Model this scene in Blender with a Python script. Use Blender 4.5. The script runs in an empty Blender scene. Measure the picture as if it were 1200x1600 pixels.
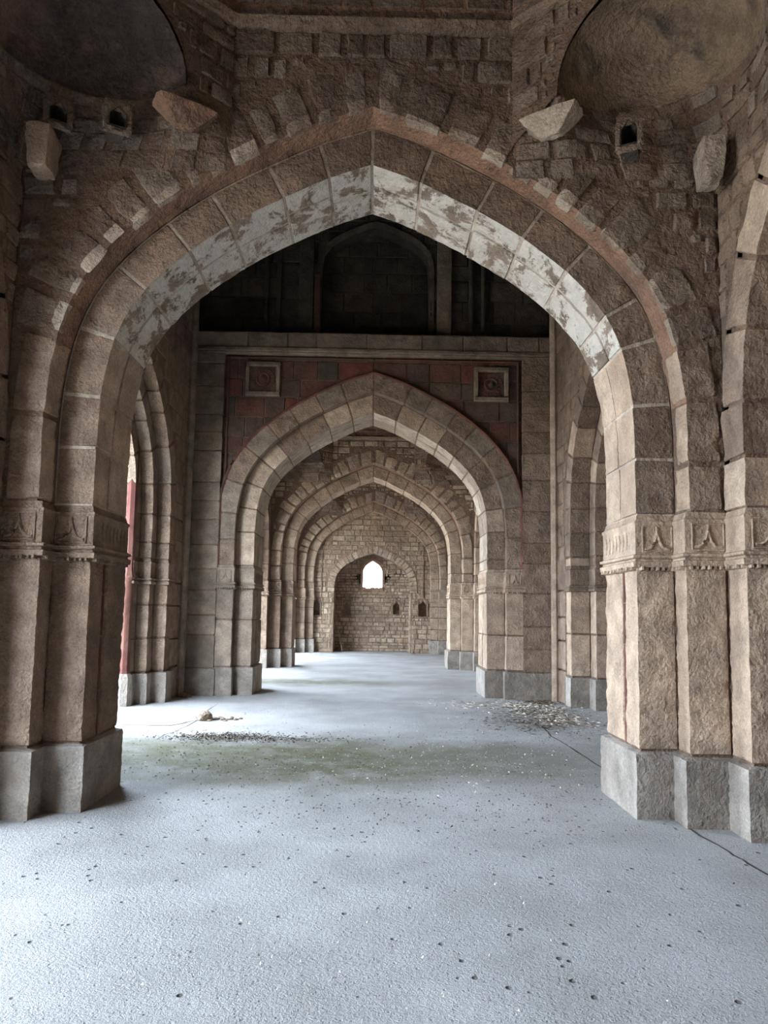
import bpy, math, random
import numpy as np
from mathutils import Matrix, Vector
C = bpy.context.scene.collection
S = bpy.context.scene
rnd = random.Random(7)

# ------------------------------------------------------------------ camera
PITCH, YAW, ROLL, FPX, SHIFT = .0965, .012, .0156, 1145.6, 43.7
cp, sp, cy, sy = math.cos(PITCH), math.sin(PITCH), math.cos(YAW), math.sin(YAW)
Fv = Vector((sy*cp, cy*cp, sp)); Rv = Vector((cy, -sy, 0)); Uv = Rv.cross(Fv)
R2 = Rv*math.cos(ROLL)+Uv*math.sin(ROLL); U2 = Uv*math.cos(ROLL)-Rv*math.sin(ROLL)
cam = bpy.data.objects.new('camera', bpy.data.cameras.new('camera'))
M = Matrix((( R2.x, U2.x, -Fv.x, 0), (R2.y, U2.y, -Fv.y, 0), (R2.z, U2.z, -Fv.z, 1.6), (0, 0, 0, 1)))
cam.matrix_world = M
cam.data.sensor_fit = 'VERTICAL'; cam.data.sensor_height = 36; cam.data.lens = FPX/1600*36
cam.data.shift_y = SHIFT/1600; cam.data.clip_end = 300
C.objects.link(cam); S.camera = cam

# ------------------------------------------------------------------ light
SKY = 5.5
SUN = 4.0
S.view_settings.view_transform = 'Standard'; S.view_settings.look = 'None'
S.view_settings.exposure = 2.5; S.view_settings.gamma = 1.0; S.view_settings.use_curve_mapping = False
w = bpy.data.worlds.new('sky'); S.world = w; w.use_nodes = True
bg = w.node_tree.nodes['Background']; bg.inputs[0].default_value = (.68, .82, 1, 1); bg.inputs[1].default_value = SKY
sun = bpy.data.objects.new('sun', bpy.data.lights.new('sun', 'SUN')); C.objects.link(sun)
sun.data.energy = SUN; sun.data.angle = math.radians(2); sun.data.color = (1, .95, .86)
sun.rotation_euler = (math.radians(-8), math.radians(22), 0)     # from above and from the qibla side: it lights the court only
S.cycles.max_bounces = 10; S.cycles.diffuse_bounces = 7
XC = -.08                                                         # axis of the aisle
BAYS = [(-7.0, -1.0), (.28, 5.75), (7.03, 13.8), (15.09, 20.53), (21.83, 27.8)]
def portal(y, x, wy, h):
    l = bpy.data.lights.new('daylight_portal', 'AREA'); l.shape = 'RECTANGLE'; l.size = h; l.size_y = wy
    l.cycles.is_portal = True
    o = bpy.data.objects.new('daylight_portal', l); C.objects.link(o)
    o.location = (x, y, h/2); o.rotation_euler = (0, math.radians(-90), 0)
for i, (a, b) in enumerate(BAYS):
    portal((a+b)/2, -4.9 if i != 2 else -5.7, 4.2, 5.6)

# ------------------------------------------------------------------ noise and mesh tools
def _hash(ix, iy, iz, seed):
    h = (ix*374761393 + iy*668265263 + iz*2147483647 + seed*974634777) & 0xffffffff
    h = ((h ^ (h >> 13))*1274126177) & 0xffffffff
    h = h ^ (h >> 16)
    return (h & 0xffff)/32767.5-1
def vnoise(P, sc=1., seed=0):
    P = np.asarray(P, float)*sc+137.3
    i = np.floor(P).astype(np.int64); f = P-i; f = f*f*(3-2*f)
    r = 0
    for dx in (0, 1):
        for dy in (0, 1):
            for dz in (0, 1):
                wgt = (f[..., 0] if dx else 1-f[..., 0])*(f[..., 1] if dy else 1-f[..., 1])*(f[..., 2] if dz else 1-f[..., 2])
                r = r+wgt*_hash(i[..., 0]+dx, i[..., 1]+dy, i[..., 2]+dz, seed)
    return r
def fbm(P, sc=1., seed=0, o=3):
    r, a = 0, 1.
    for k in range(o):
        r = r+a*vnoise(P, sc*2**k, seed+k); a *= .5
    return r/1.75

class MB:
    def __init__(s): s.V = []; s.F = []; s.M = []; s.n = 0
    def add(s, V, F, m=0):
        V = np.asarray(V, float).reshape(-1, 3)
        for f in F: s.F.append([i+s.n for i in f])
        s.M.extend([m]*len(F) if np.isscalar(m) else list(m)); s.V.append(V); s.n += len(V)
    def grid(s, P, N=None, m=0, matfn=None):
        nu, nv = P.shape[:2]
        flip = False
        if N is not None:
            i, j = nu//2-1 if nu > 2 else 0, nv//2-1 if nv > 2 else 0
            c = np.cross(P[i+1, j]-P[i, j], P[i, j+1]-P[i, j]); flip = float(np.dot(c, N[i, j])) < 0
        idx = np.arange(nu*nv).reshape(nu, nv)
        q = np.stack([idx[:-1, :-1], idx[1:, :-1], idx[1:, 1:], idx[:-1, 1:]], -1).reshape(-1, 4)
        if flip: q = q[:, ::-1]
        mm = m if matfn is None else [matfn(i, j) for i in range(nu-1) for j in range(nv-1)]
        s.add(P.reshape(-1, 3), q.tolist(), mm)
    def box(s, x0, x1, y0, y1, z0, z1, m=0, bev=.0):
        b = min(bev, (x1-x0)/3, (y1-y0)/3, (z1-z0)/3)
        if b <= 0:
            V = [(x, y, z) for x in (x0, x1) for y in (y0, y1) for z in (z0, z1)]
            s.add(V, [(0, 1, 3, 2), (4, 6, 7, 5), (0, 4, 5, 1), (2, 3, 7, 6), (0, 2, 6, 4), (1, 5, 7, 3)], m); return
        import bmesh
        bm = bmesh.new(); bmesh.ops.create_cube(bm, size=1)
        for v in bm.verts:
            v.co = ((x0+x1)/2+v.co.x*(x1-x0), (y0+y1)/2+v.co.y*(y1-y0), (z0+z1)/2+v.co.z*(z1-z0))
        bmesh.ops.bevel(bm, geom=bm.edges[:], offset=b, segments=2, affect='EDGES', profile=.5)
        bm.verts.index_update()
        s.add([v.co[:] for v in bm.verts], [[v.index for v in f.verts] for f in bm.faces], m); bm.free()
    def tube(s, pts, r, n=6, m=0):
        pts = [np.array(p, float) for p in pts]; rings = []
        for i, p in enumerate(pts):
            t = pts[min(i+1, len(pts)-1)]-pts[max(i-1, 0)]; t = t/(np.linalg.norm(t)+1e-9)
            a = np.cross(t, (0, 0, 1.) if abs(t[2]) < .9 else (1., 0, 0)); a /= np.linalg.norm(a); b = np.cross(t, a)
            rr = r[i] if hasattr(r, '__len__') else r
            rings.append([p+rr*(math.cos(k*2*math.pi/n)*a+math.sin(k*2*math.pi/n)*b) for k in range(n)])
        V = np.array(rings).reshape(-1, 3); F = []
        for i in range(len(pts)-1):
            for k in range(n): F.append((i*n+k, i*n+(k+1) % n, (i+1)*n+(k+1) % n, (i+1)*n+k))
        F.append(tuple(range(n))[::-1]); F.append(tuple((len(pts)-1)*n+k for k in range(n)))
        s.add(V, F, m)
    def lathe(s, prof, c, n=24, axis=(0, 0, 1), m=0):
        ax = Vector(axis).normalized(); q = Vector((0, 0, 1)).rotation_difference(ax)
        V = []
        for r, z in prof:
            for k in range(n):
                v = q @ Vector((r*math.cos(2*math.pi*k/n), r*math.sin(2*math.pi*k/n), z)); V.append((c[0]+v.x, c[1]+v.y, c[2]+v.z))
        F = [(i*n+k, i*n+(k+1) % n, (i+1)*n+(k+1) % n, (i+1)*n+k) for i in range(len(prof)-1) for k in range(n)]
        s.add(V, F, m)
    def build(s, name, mats, parent=None, smooth=True):
        me = bpy.data.meshes.new(name)
        V = np.concatenate(s.V) if s.V else np.zeros((0, 3))
        if parent is not None:
            V = V-np.array(parent.get('_o', (0, 0, 0)))
        ln = np.array([len(f) for f in s.F]); flat = np.array([i for f in s.F for i in f])
        me.vertices.add(len(V)); me.vertices.foreach_set('co', V.ravel())
        me.loops.add(len(flat)); me.loops.foreach_set('vertex_index', flat)
        me.polygons.add(len(ln)); me.polygons.foreach_set('loop_start', np.concatenate([[0], np.cumsum(ln)[:-1]]))
        me.polygons.foreach_set('loop_total', ln)
        me.polygons.foreach_set('material_index', np.array(s.M, int))
        me.polygons.foreach_set('use_smooth', np.full(len(ln), smooth))
        me.update(calc_edges=True); me.validate()
        if smooth: me.set_sharp_from_angle(angle=math.radians(38))
        for m in (mats if isinstance(mats, (list, tuple)) else [mats]): me.materials.append(m)
        o = bpy.data.objects.new(name, me); C.objects.link(o)
        if parent is not None: o.parent = parent
        return o
def empty(name, loc, label, cat, group=None):
    o = bpy.data.objects.new(name, None); C.objects.link(o); o.location = loc; o['_o'] = tuple(loc)
    o['label'] = label; o['category'] = cat
    if group: o['group'] = group
    return o
def tag(o, label, cat, group=None, kind=None):
    o['label'] = label; o['category'] = cat
    if group: o['group'] = group
    if kind: o['kind'] = kind
    return o
def struct(o, label=None, cat='wall'):
    o['kind'] = 'structure'; o['category'] = cat
    if label: o['label'] = label
    return o

# ------------------------------------------------------------------ materials
def mat(name, cols, stain=None, stain_amt=.5, stain_sc=.8, var=.35, bump=.5, bsc=1., pits=0., white=None, white_lo=.45, speck=.25, stretch=(1, 1, 1)):
    warm = lambda c: (c[0]*1.02, c[1]*.96, c[2]*.89)                # the stone is a warm brown
    cols = [warm(c) for c in cols]; stain = warm(stain) if stain else None; white = (white[0], white[1], white[2]*.97) if white else None
    m = bpy.data.materials.new(name); m.use_nodes = True; nt = m.node_tree; N = nt.nodes; L = nt.links
    b = N['Principled BSDF']; b.inputs['Roughness'].default_value = .92; b.inputs['Specular IOR Level'].default_value = .25
    geo = N.new('ShaderNodeNewGeometry'); tc = N.new('ShaderNodeTexCoord')
    mp = N.new('ShaderNodeMapping'); mp.inputs['Scale'].default_value = stretch; L.new(geo.outputs['Position'], mp.inputs[0])
    vec = mp.outputs[0]
    cr = N.new('ShaderNodeValToRGB'); cr.color_ramp.interpolation = 'CONSTANT' if len(cols) > 4 else 'LINEAR'
    els = cr.color_ramp.elements
    for i, c in enumerate(cols):
        e = els[i] if i < 2 else els.new(.5)
        e.color = (*c, 1)
    for i in range(len(cols)):
        els[i].position = i/len(cols) if len(cols) > 4 else i/max(1, len(cols)-1)
    for i, c in enumerate(cols): els[i].color = (*c, 1)
    L.new(geo.outputs['Random Per Island'], cr.inputs[0])
    def noise(sc, det=5, rough=.6, dist=0.):
        n = N.new('ShaderNodeTexNoise'); n.inputs['Scale'].default_value = sc; n.inputs['Detail'].default_value = det
        n.inputs['Roughness'].default_value = rough; n.inputs['Distortion'].default_value = dist; L.new(vec, n.inputs['Vector']); return n.outputs['Fac']
    def mrange(x, a, b_, c, d):
        n = N.new('ShaderNodeMapRange'); L.new(x, n.inputs[0])
        for k, v in zip((1, 2, 3, 4), (a, b_, c, d)): n.inputs[k].default_value = v
        return n.outputs[0]
    def mul(col, fac):
        n = N.new('ShaderNodeMix'); n.data_type = 'RGBA'; n.blend_type = 'MULTIPLY'; n.inputs[0].default_value = 1
        L.new(col, n.inputs[6]); L.new(fac, n.inputs[7]); return n.outputs[2]
    def mixc(fac, col, c2):
        n = N.new('ShaderNodeMix'); n.data_type = 'RGBA'; L.new(fac, n.inputs[0]); L.new(col, n.inputs[6]); n.inputs[7].default_value = (*c2, 1); return n.outputs[2]
    col = cr.outputs[0]
    col = mul(col, mrange(noise(4.5), .3, .7, 1-var, 1+var*.8))
    col = mul(col, mrange(noise(55, 3, .7), .3, .7, 1-speck, 1+speck))
    if stain: col = mixc(mrange(noise(stain_sc, 6, .65, .4), .5, .62, 0, stain_amt), col, stain)
    if white:
        col = mixc(mrange(noise(2.6, 7, .75, .3), white_lo, white_lo+.05, 0, .9), col, white)
        col = mul(col, mrange(noise(7, 5, .7), .3, .7, .8, 1.15))
    L.new(col, b.inputs['Base Color'])
    h1 = noise(9*bsc, 4, .6, .3); h2 = noise(30*bsc, 4, .62, .2)
    ad = N.new('ShaderNodeMath'); ad.operation = 'MULTIPLY_ADD'; L.new(h2, ad.inputs[0]); ad.inputs[1].default_value = .6; L.new(h1, ad.inputs[2])
    h = ad.outputs[0]
    if pits:
        v = N.new('ShaderNodeTexVoronoi'); v.inputs['Scale'].default_value = 9; L.new(vec, v.inputs['Vector'])
        pr = mrange(v.outputs['Distance'], .05, .14, -pits, 0)
        a2 = N.new('ShaderNodeMath'); a2.operation = 'ADD'; L.new(h, a2.inputs[0]); L.new(pr, a2.inputs[1]); h = a2.outputs[0]
    bp = N.new('ShaderNodeBump'); bp.inputs['Strength'].default_value = min(1, bump*1.15); bp.inputs['Distance'].default_value = .06
    L.new(h, bp.inputs['Height']); L.new(bp.outputs[0], b.inputs['Normal'])
    return m
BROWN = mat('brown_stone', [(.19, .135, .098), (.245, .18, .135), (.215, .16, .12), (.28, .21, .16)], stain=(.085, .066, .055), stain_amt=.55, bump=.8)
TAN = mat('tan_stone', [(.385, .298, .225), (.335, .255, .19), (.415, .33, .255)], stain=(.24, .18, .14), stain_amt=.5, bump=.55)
RUBBLE = mat('rubble_stone', [(.16, .12, .095), (.21, .165, .13), (.19, .14, .105), (.235, .195, .165), (.17, .125, .10), (.215, .175, .145)], stain=(.09, .07, .06), bump=1.0)
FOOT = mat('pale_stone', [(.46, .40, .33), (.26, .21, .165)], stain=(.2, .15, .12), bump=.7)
WASH = mat('whitewashed_stone', [(.16, .125, .095), (.22, .175, .14)], white=(.50, .46, .41), white_lo=.455, bump=.45, stretch=(1, 1, 1.8))
MORTAR = mat('mortar', [(.17, .118, .086), (.17, .118, .086)], stain=(.11, .085, .07), bump=1.0, var=.25)
LIMEJ = mat('lime_mortar', [(.40, .35, .29), (.40, .35, .29)], stain=(.16, .12, .1), bump=.5)
PLASTER = mat('red_brown_plaster', [(.29, .18, .125), (.29, .18, .125)], stain=(.14, .1, .08), stain_sc=2.2, bump=1.0)
RED = mat('red_sandstone', [(.115, .052, .042), (.09, .058, .048), (.15, .055, .043), (.078, .062, .052), (.105, .055, .045), (.10, .07, .056)], stain=(.06, .045, .04), bump=.4, speck=.15)
REDP = mat('polished_red_sandstone', [(.10, .036, .03), (.085, .033, .027)], stain=(.15, .08, .06), bump=.25, speck=.12)
GREY = mat('grey_ashlar', [(.225, .18, .14), (.18, .145, .115), (.265, .215, .17)], stain=(.07, .06, .052), bump=.5)
DARK = mat('dark_stone', [(.075, .068, .06), (.05, .045, .04), (.10, .088, .075)], stain=(.03, .027, .025), bump=.6)  # dark stone, darker still in noise patches
RUBL = mat('yellow_rubble', [(.29, .225, .165), (.36, .285, .21), (.32, .24, .175), (.40, .33, .25), (.27, .205, .15), (.34, .28, .22)], stain=(.16, .12, .09), bump=1.0)
FAR = mat('weathered_ashlar', [(.30, .235, .175), (.36, .285, .215), (.26, .20, .15)], stain=(.14, .105, .08), bump=.8)
MORTL = mat('pale_mortar', [(.22, .165, .12), (.22, .165, .12)], stain=(.12, .09, .07), bump=.8)
BASE = mat('grey_plinth_stone', [(.25, .23, .21), (.21, .185, .16), (.33, .305, .28)], stain=(.15, .12, .1), stain_amt=.6, bump=.5)
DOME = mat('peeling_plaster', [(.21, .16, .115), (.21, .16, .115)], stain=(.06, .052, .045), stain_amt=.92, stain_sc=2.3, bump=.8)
DOMEL = mat('dark_plaster', [(.085, .066, .06), (.085, .066, .06)], stain=(.23, .155, .125), stain_amt=.75, stain_sc=1.5, bump=.8)  # dark plaster with paler noise patches, for the left bowls

# ------------------------------------------------------------------ masonry on parametric surfaces
def stone(mb, fn, u0, u1, v0, v1, h=.02, res=.05, rough=.006, brk=(), ubrk=(), m=0, matfn=None, gap=.006, wob=0., bev=.014, seed=0, sink=-.02):
    a, b, c, d = u0+gap, u1-gap, v0+gap, v1-gap
    if b-a < .02 or d-c < .02: return
    def line(p, q, br):
        be = min(bev, (q-p)/4); n = max(1, int(round((q-p-2*be)/res)))
        xs = [p]+list(np.linspace(p+be, q-be, n+1))+[q]
        for k in br:
            if p+be*1.5 < k < q-be*1.5:
                xs = [x for x in xs if abs(x-k) > min(res*.35, .02) or x in (p, q)]+[k]
        return np.array(sorted(set(xs)))
    us, vs = line(a, b, ubrk), line(c, d, brk)
    U, V = np.meshgrid(us, vs, indexing='ij')
    P0, N0 = fn(U, V)
    if wob:
        U = U+wob*fbm(P0, 5., 11+seed); 
        V2 = V+wob*fbm(P0, 5., 37+seed)
        for k in brk: V2 = np.where(np.abs(V-k) < 1e-6, V, np.where((V-k)*(V2-k) < 0, V, V2))
        V = V2; P0, N0 = fn(U, V)
    iu = np.minimum(np.arange(len(us)), np.arange(len(us))[::-1])[:, None]; iv = np.minimum(np.arange(len(vs)), np.arange(len(vs))[::-1])[None, :]
    ring = np.minimum(iu, iv)
    hh = h*(1+rnd.uniform(-.35, .35))
    H = np.where(ring == 0, sink, np.where(ring == 1, hh-bev*.25, hh))
    tu, tv = rnd.uniform(-1, 1)*rough*1.2/(b-a+.1), rnd.uniform(-1, 1)*rough*1.2/(d-c+.1)
    H = H+np.where(ring > 0, rough*fbm(P0, 9., 5+seed)*1.6+rough*.8*vnoise(P0, 34., 3+seed)+tu*(U-(a+b)/2)+tv*(V-(c+d)/2), 0)
    P = P0+N0*H[..., None]
    mf = None
    if matfn: mf = lambda i, j: matfn((us[i]+us[i+1])/2, (vs[j]+vs[j+1])/2)
    mb.grid(P, N0, m, mf)
def sheet(mb, fn, us, vs, h=0., rough=0., m=0, matfn=None, sc=7.):
    us, vs = np.array(us), np.array(vs)
    U, V = np.meshgrid(us, vs, indexing='ij'); P, N = fn(U, V)
    H = h(U, V) if callable(h) else h+0*U
    if rough: H = H+rough*fbm(P, sc, 21)
    mf = None
    if matfn: mf = lambda i, j: matfn((us[i]+us[i+1])/2, (vs[j]+vs[j+1])/2)
    mb.grid(P+N*H[..., None], N, m, mf)
def lin(a, b, step, extra=()):
    n = max(1, int(math.ceil((b-a)/step))); xs = list(np.linspace(a, b, n+1))
    return sorted(set([round(x, 5) for x in xs]+[round(e, 5) for e in extra if a < e < b]))

class Frame:                    # local (along, depth into the wall, height) -> world
    def __init__(s, O, ax, dx): s.O = np.array(O, float); s.ax = np.array(ax, float); s.dx = np.array(dx, float); s.k = np.array((0, 0, 1.))
    def P(s, A, D, Z): return s.O+A[..., None]*s.ax+D[..., None]*s.dx+Z[..., None]*s.k
    def N(s, A, D, Z): return A[..., None]*s.ax+D[..., None]*s.dx+Z[..., None]*s.k
    def pt(s, a, d, z): return tuple(s.O+a*s.ax+d*s.dx+z*s.k)
class Prof:
    def __init__(s, pts):
        s.p = np.array(pts, float); t = np.diff(s.p, axis=0); l = np.linalg.norm(t, axis=1); t /= l[:, None]
        s.s = np.concatenate([[0], np.cumsum(l)]); s.n = np.stack([t[:, 1], -t[:, 0]], 1); s.L = s.s[-1]
        s.c = list(s.s[1:-1])
    def __call__(s, S_):
        o = np.interp(S_, s.s, s.p[:, 0]); d = np.interp(S_, s.s, s.p[:, 1])
        k = np.clip(np.searchsorted(s.s, S_, side='right')-1, 0, len(s.n)-1); n = s.n[k].copy()
        for i in range(1, len(s.s)-1):
            mk = np.abs(S_-s.s[i]) < 1e-4
            b = s.n[i-1]+s.n[i]; b = b*2/np.dot(b, b) if np.dot(b, b) > .3 else s.n[i]
            n[mk] = b
        return o, d, n[..., 0], n[..., 1]
    def at(s, i): return s.s[i]
CURVE = [(0, 5.43), (.33, 5.315), (.72, 5.13), (1.10, 4.925), (1.44, 4.695), (1.75, 4.43), (1.99, 4.14), (2.13, 3.84), (2.205, 3.5), (2.235, 3.15), (2.24, 2.8)]
class Path:
    def __init__(s, hw=2.24, z0=2.42, crown=5.43, spring=2.8, curve=CURVE):
        cx = curve[-1][0]; top = curve[0][1]; lo = curve[-1][1]
        P = [np.array((a*hw/cx, spring+(z-lo)*(crown-spring)/(top-lo))) for a, z in curve]
        Q = [2*P[0]-P[1]]+P+[P[-1]+np.array((0, -.3))]; pts = []
        for i in range(1, len(Q)-2):
            for t in np.linspace(0, 1, 12, endpoint=False):
                a, b, c, d = Q[i-1], Q[i], Q[i+1], Q[i+2]
                pts.append(.5*(2*b+(c-a)*t+(2*a-5*b+4*c-d)*t*t+(3*b-a-3*c+d)*t**3))
        pts.append(P[-1])
        if z0 < P[-1][1]-.01: pts += [np.array((hw, z)) for z in np.linspace(P[-1][1], z0, 8)[1:]]
        R = np.array(pts); t = np.gradient(R, axis=0); t /= np.linalg.norm(t, axis=1)[:, None]
        n = np.stack([-t[:, 1], t[:, 0]], 1)
        u = np.concatenate([[0], np.cumsum(np.linalg.norm(np.diff(R, axis=0), axis=1))])
        ta = n[0, 0]/n[0, 1]; fade = np.clip(1-u/.6, 0, 1)
        d = n-t*ta*fade[:, None]; d[0] = (0, 1/n[0, 1])
        s.R, s.d, s.u, s.L, s.hw = R, d, u, u[-1], hw
        s.us = float(np.interp(-spring, -R[:, 1], u)) if z0 < spring else s.L
    def __call__(s, U):
        sg = np.where(U < 0, -1., 1.); A = np.abs(U)
        return (sg*np.interp(A, s.u, s.R[:, 0]), np.interp(A, s.u, s.R[:, 1]), sg*np.interp(A, s.u, s.d[:, 0]), np.interp(A, s.u, s.d[:, 1]))
    def o_of(s, a, z):          # signed offset of a point outside the curve
        a = abs(a); R = s.R; q = np.array((a, z)); d2 = ((R-q)**2).sum(1); i = int(d2.argmin()); n = s.d[i]/np.linalg.norm(s.d[i])
        v = float(np.dot(q-R[i], n)); r = math.sqrt(d2[i])
        if z < R[-1][1]: return a-s.hw
        return r if v > 0 else -r
def sweep(fr, path, prof, lim=None):
    def f(U, S_):
        a, z, da, dz = path(U); o, d, no, nd = prof(S_)
        A = a+o*da; Z = z+o*dz
        if lim: A = np.clip(A, -lim, lim)
        ln = np.maximum(np.hypot(da, dz), 1e-6); 
        return fr.P(A, d, Z), fr.N(no*da/ln, nd, no*dz/ln)
    return f
def leg(fr, hw, sg, prof):      # vertical jamb: u = height
    def f(U, S_):
        o, d, no, nd = prof(S_); return fr.P(sg*(hw+o), d, U), fr.N(sg*no, nd, 0*U)
    return f
def plane(fr, d=0.):
    def f(U, V): return fr.P(U, d+0*U, V), fr.N(0*U, -1+0*U, 0*U)
    return f

def blocks(a, b, lo, hi, r=rnd):
    xs = [a]
    while xs[-1] < b-1e-6:
        xs.append(min(b, xs[-1]+r.uniform(lo, hi)))
    if len(xs) > 2 and xs[-1]-xs[-2] < lo*.5: xs.pop(-2)
    return xs

def fill(mb, fn, u0, u1, v0, v1, rh, rw, keep=None, h=.02, res=.06, rough=.006, gap=.008, wob=0., m=0, pickm=None, rowbreaks=None, depth=2, **kw):
    """courses of stones; keep(u,v) < 0 means inside an opening: straddling stones are split, then dropped"""
    vs = rowbreaks or blocks(v0, v1, *rh)
    def put(a, b, c, d, k):
        if keep:
            q = [keep(x, y) for x in (a, (a+b)/2, b) for y in (c, d)]
            if max(q) < 0: return
            if min(q) < 0:
                if k <= 0: return
                if b-a > d-c: mm = (a+b)/2; put(a, mm, c, d, k-1); put(mm, b, c, d, k-1)
                else: mm = (c+d)/2; put(a, b, c, mm, k-1); put(a, b, mm, d, k-1)
                return
        stone(mb, fn, a, b, c, d, h, res, rough, gap=gap, wob=wob, m=pickm() if pickm else m, seed=rnd.randrange(50), **kw)
    for c, d in zip(vs[:-1], vs[1:]):
        us = blocks(u0-rnd.uniform(0, rw[0]), u1, *rw); us[0] = u0
        for a, b in zip(us[:-1], us[1:]):
            if b-a > .03: put(a, b, c, d, depth)

def spandrel_back(mb, fr, path, d, lim, z1, o=.0, step=.25, m=0, zlo=None):
    """flat sheet between the arch curve (offset o) and the rectangle |a|<lim, z<z1"""
    us = lin(-path.L, path.L, step, (0,)); us = np.array(us)
    a, z, da, dz = path(us); A = np.clip(a+o*da, -lim, lim); Z = z+o*dz
    ts = np.linspace(0, 1, 9)[None, :]
    # outer target: leave the curve sideways at the springing, upwards at the crown
    f = np.clip((np.abs(us)-path.L*.0)/(path.L), 0, 1)
    ang = np.arctan2(Z-2.0, A); zz = 2.0
    tx, tz = [], []
    for Ai, Zi in zip(A, Z):
        dx, dzv = Ai, Zi-zz
        k = min(lim/max(abs(dx), 1e-6), (z1-zz)/max(dzv, 1e-6)); tx.append(dx*k); tz.append(zz+dzv*k)
    tx, tz = np.array(tx), np.array(tz)
    P = fr.P(A[:, None]*(1-ts)+tx[:, None]*ts, d+0*ts*A[:, None], Z[:, None]*(1-ts)+tz[:, None]*ts)
    N = np.broadcast_to(-fr.dx, P.shape); mb.grid(P, N, m)
    # corners of the rectangle that the fan misses
    for sg in (-1, 1):
        k = np.argsort(np.abs(tx-sg*lim)+np.abs(tz-z1))
        ix = [i for i in range(len(us)) if us[i]*sg >= 0]
        top = [i for i in ix if abs(tz[i]-z1) < 1e-4]; side = [i for i in ix if abs(abs(tx[i])-lim) < 1e-4]
        if top and side:
            i = max(top, key=lambda q: abs(tx[q])); j = max(side, key=lambda q: tz[q])
            V = [fr.pt(tx[i], d, tz[i]), fr.pt(sg*lim, d, z1), fr.pt(tx[j], d, tz[j])]
            mb.add(V, [(0, 1, 2)], m)

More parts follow.
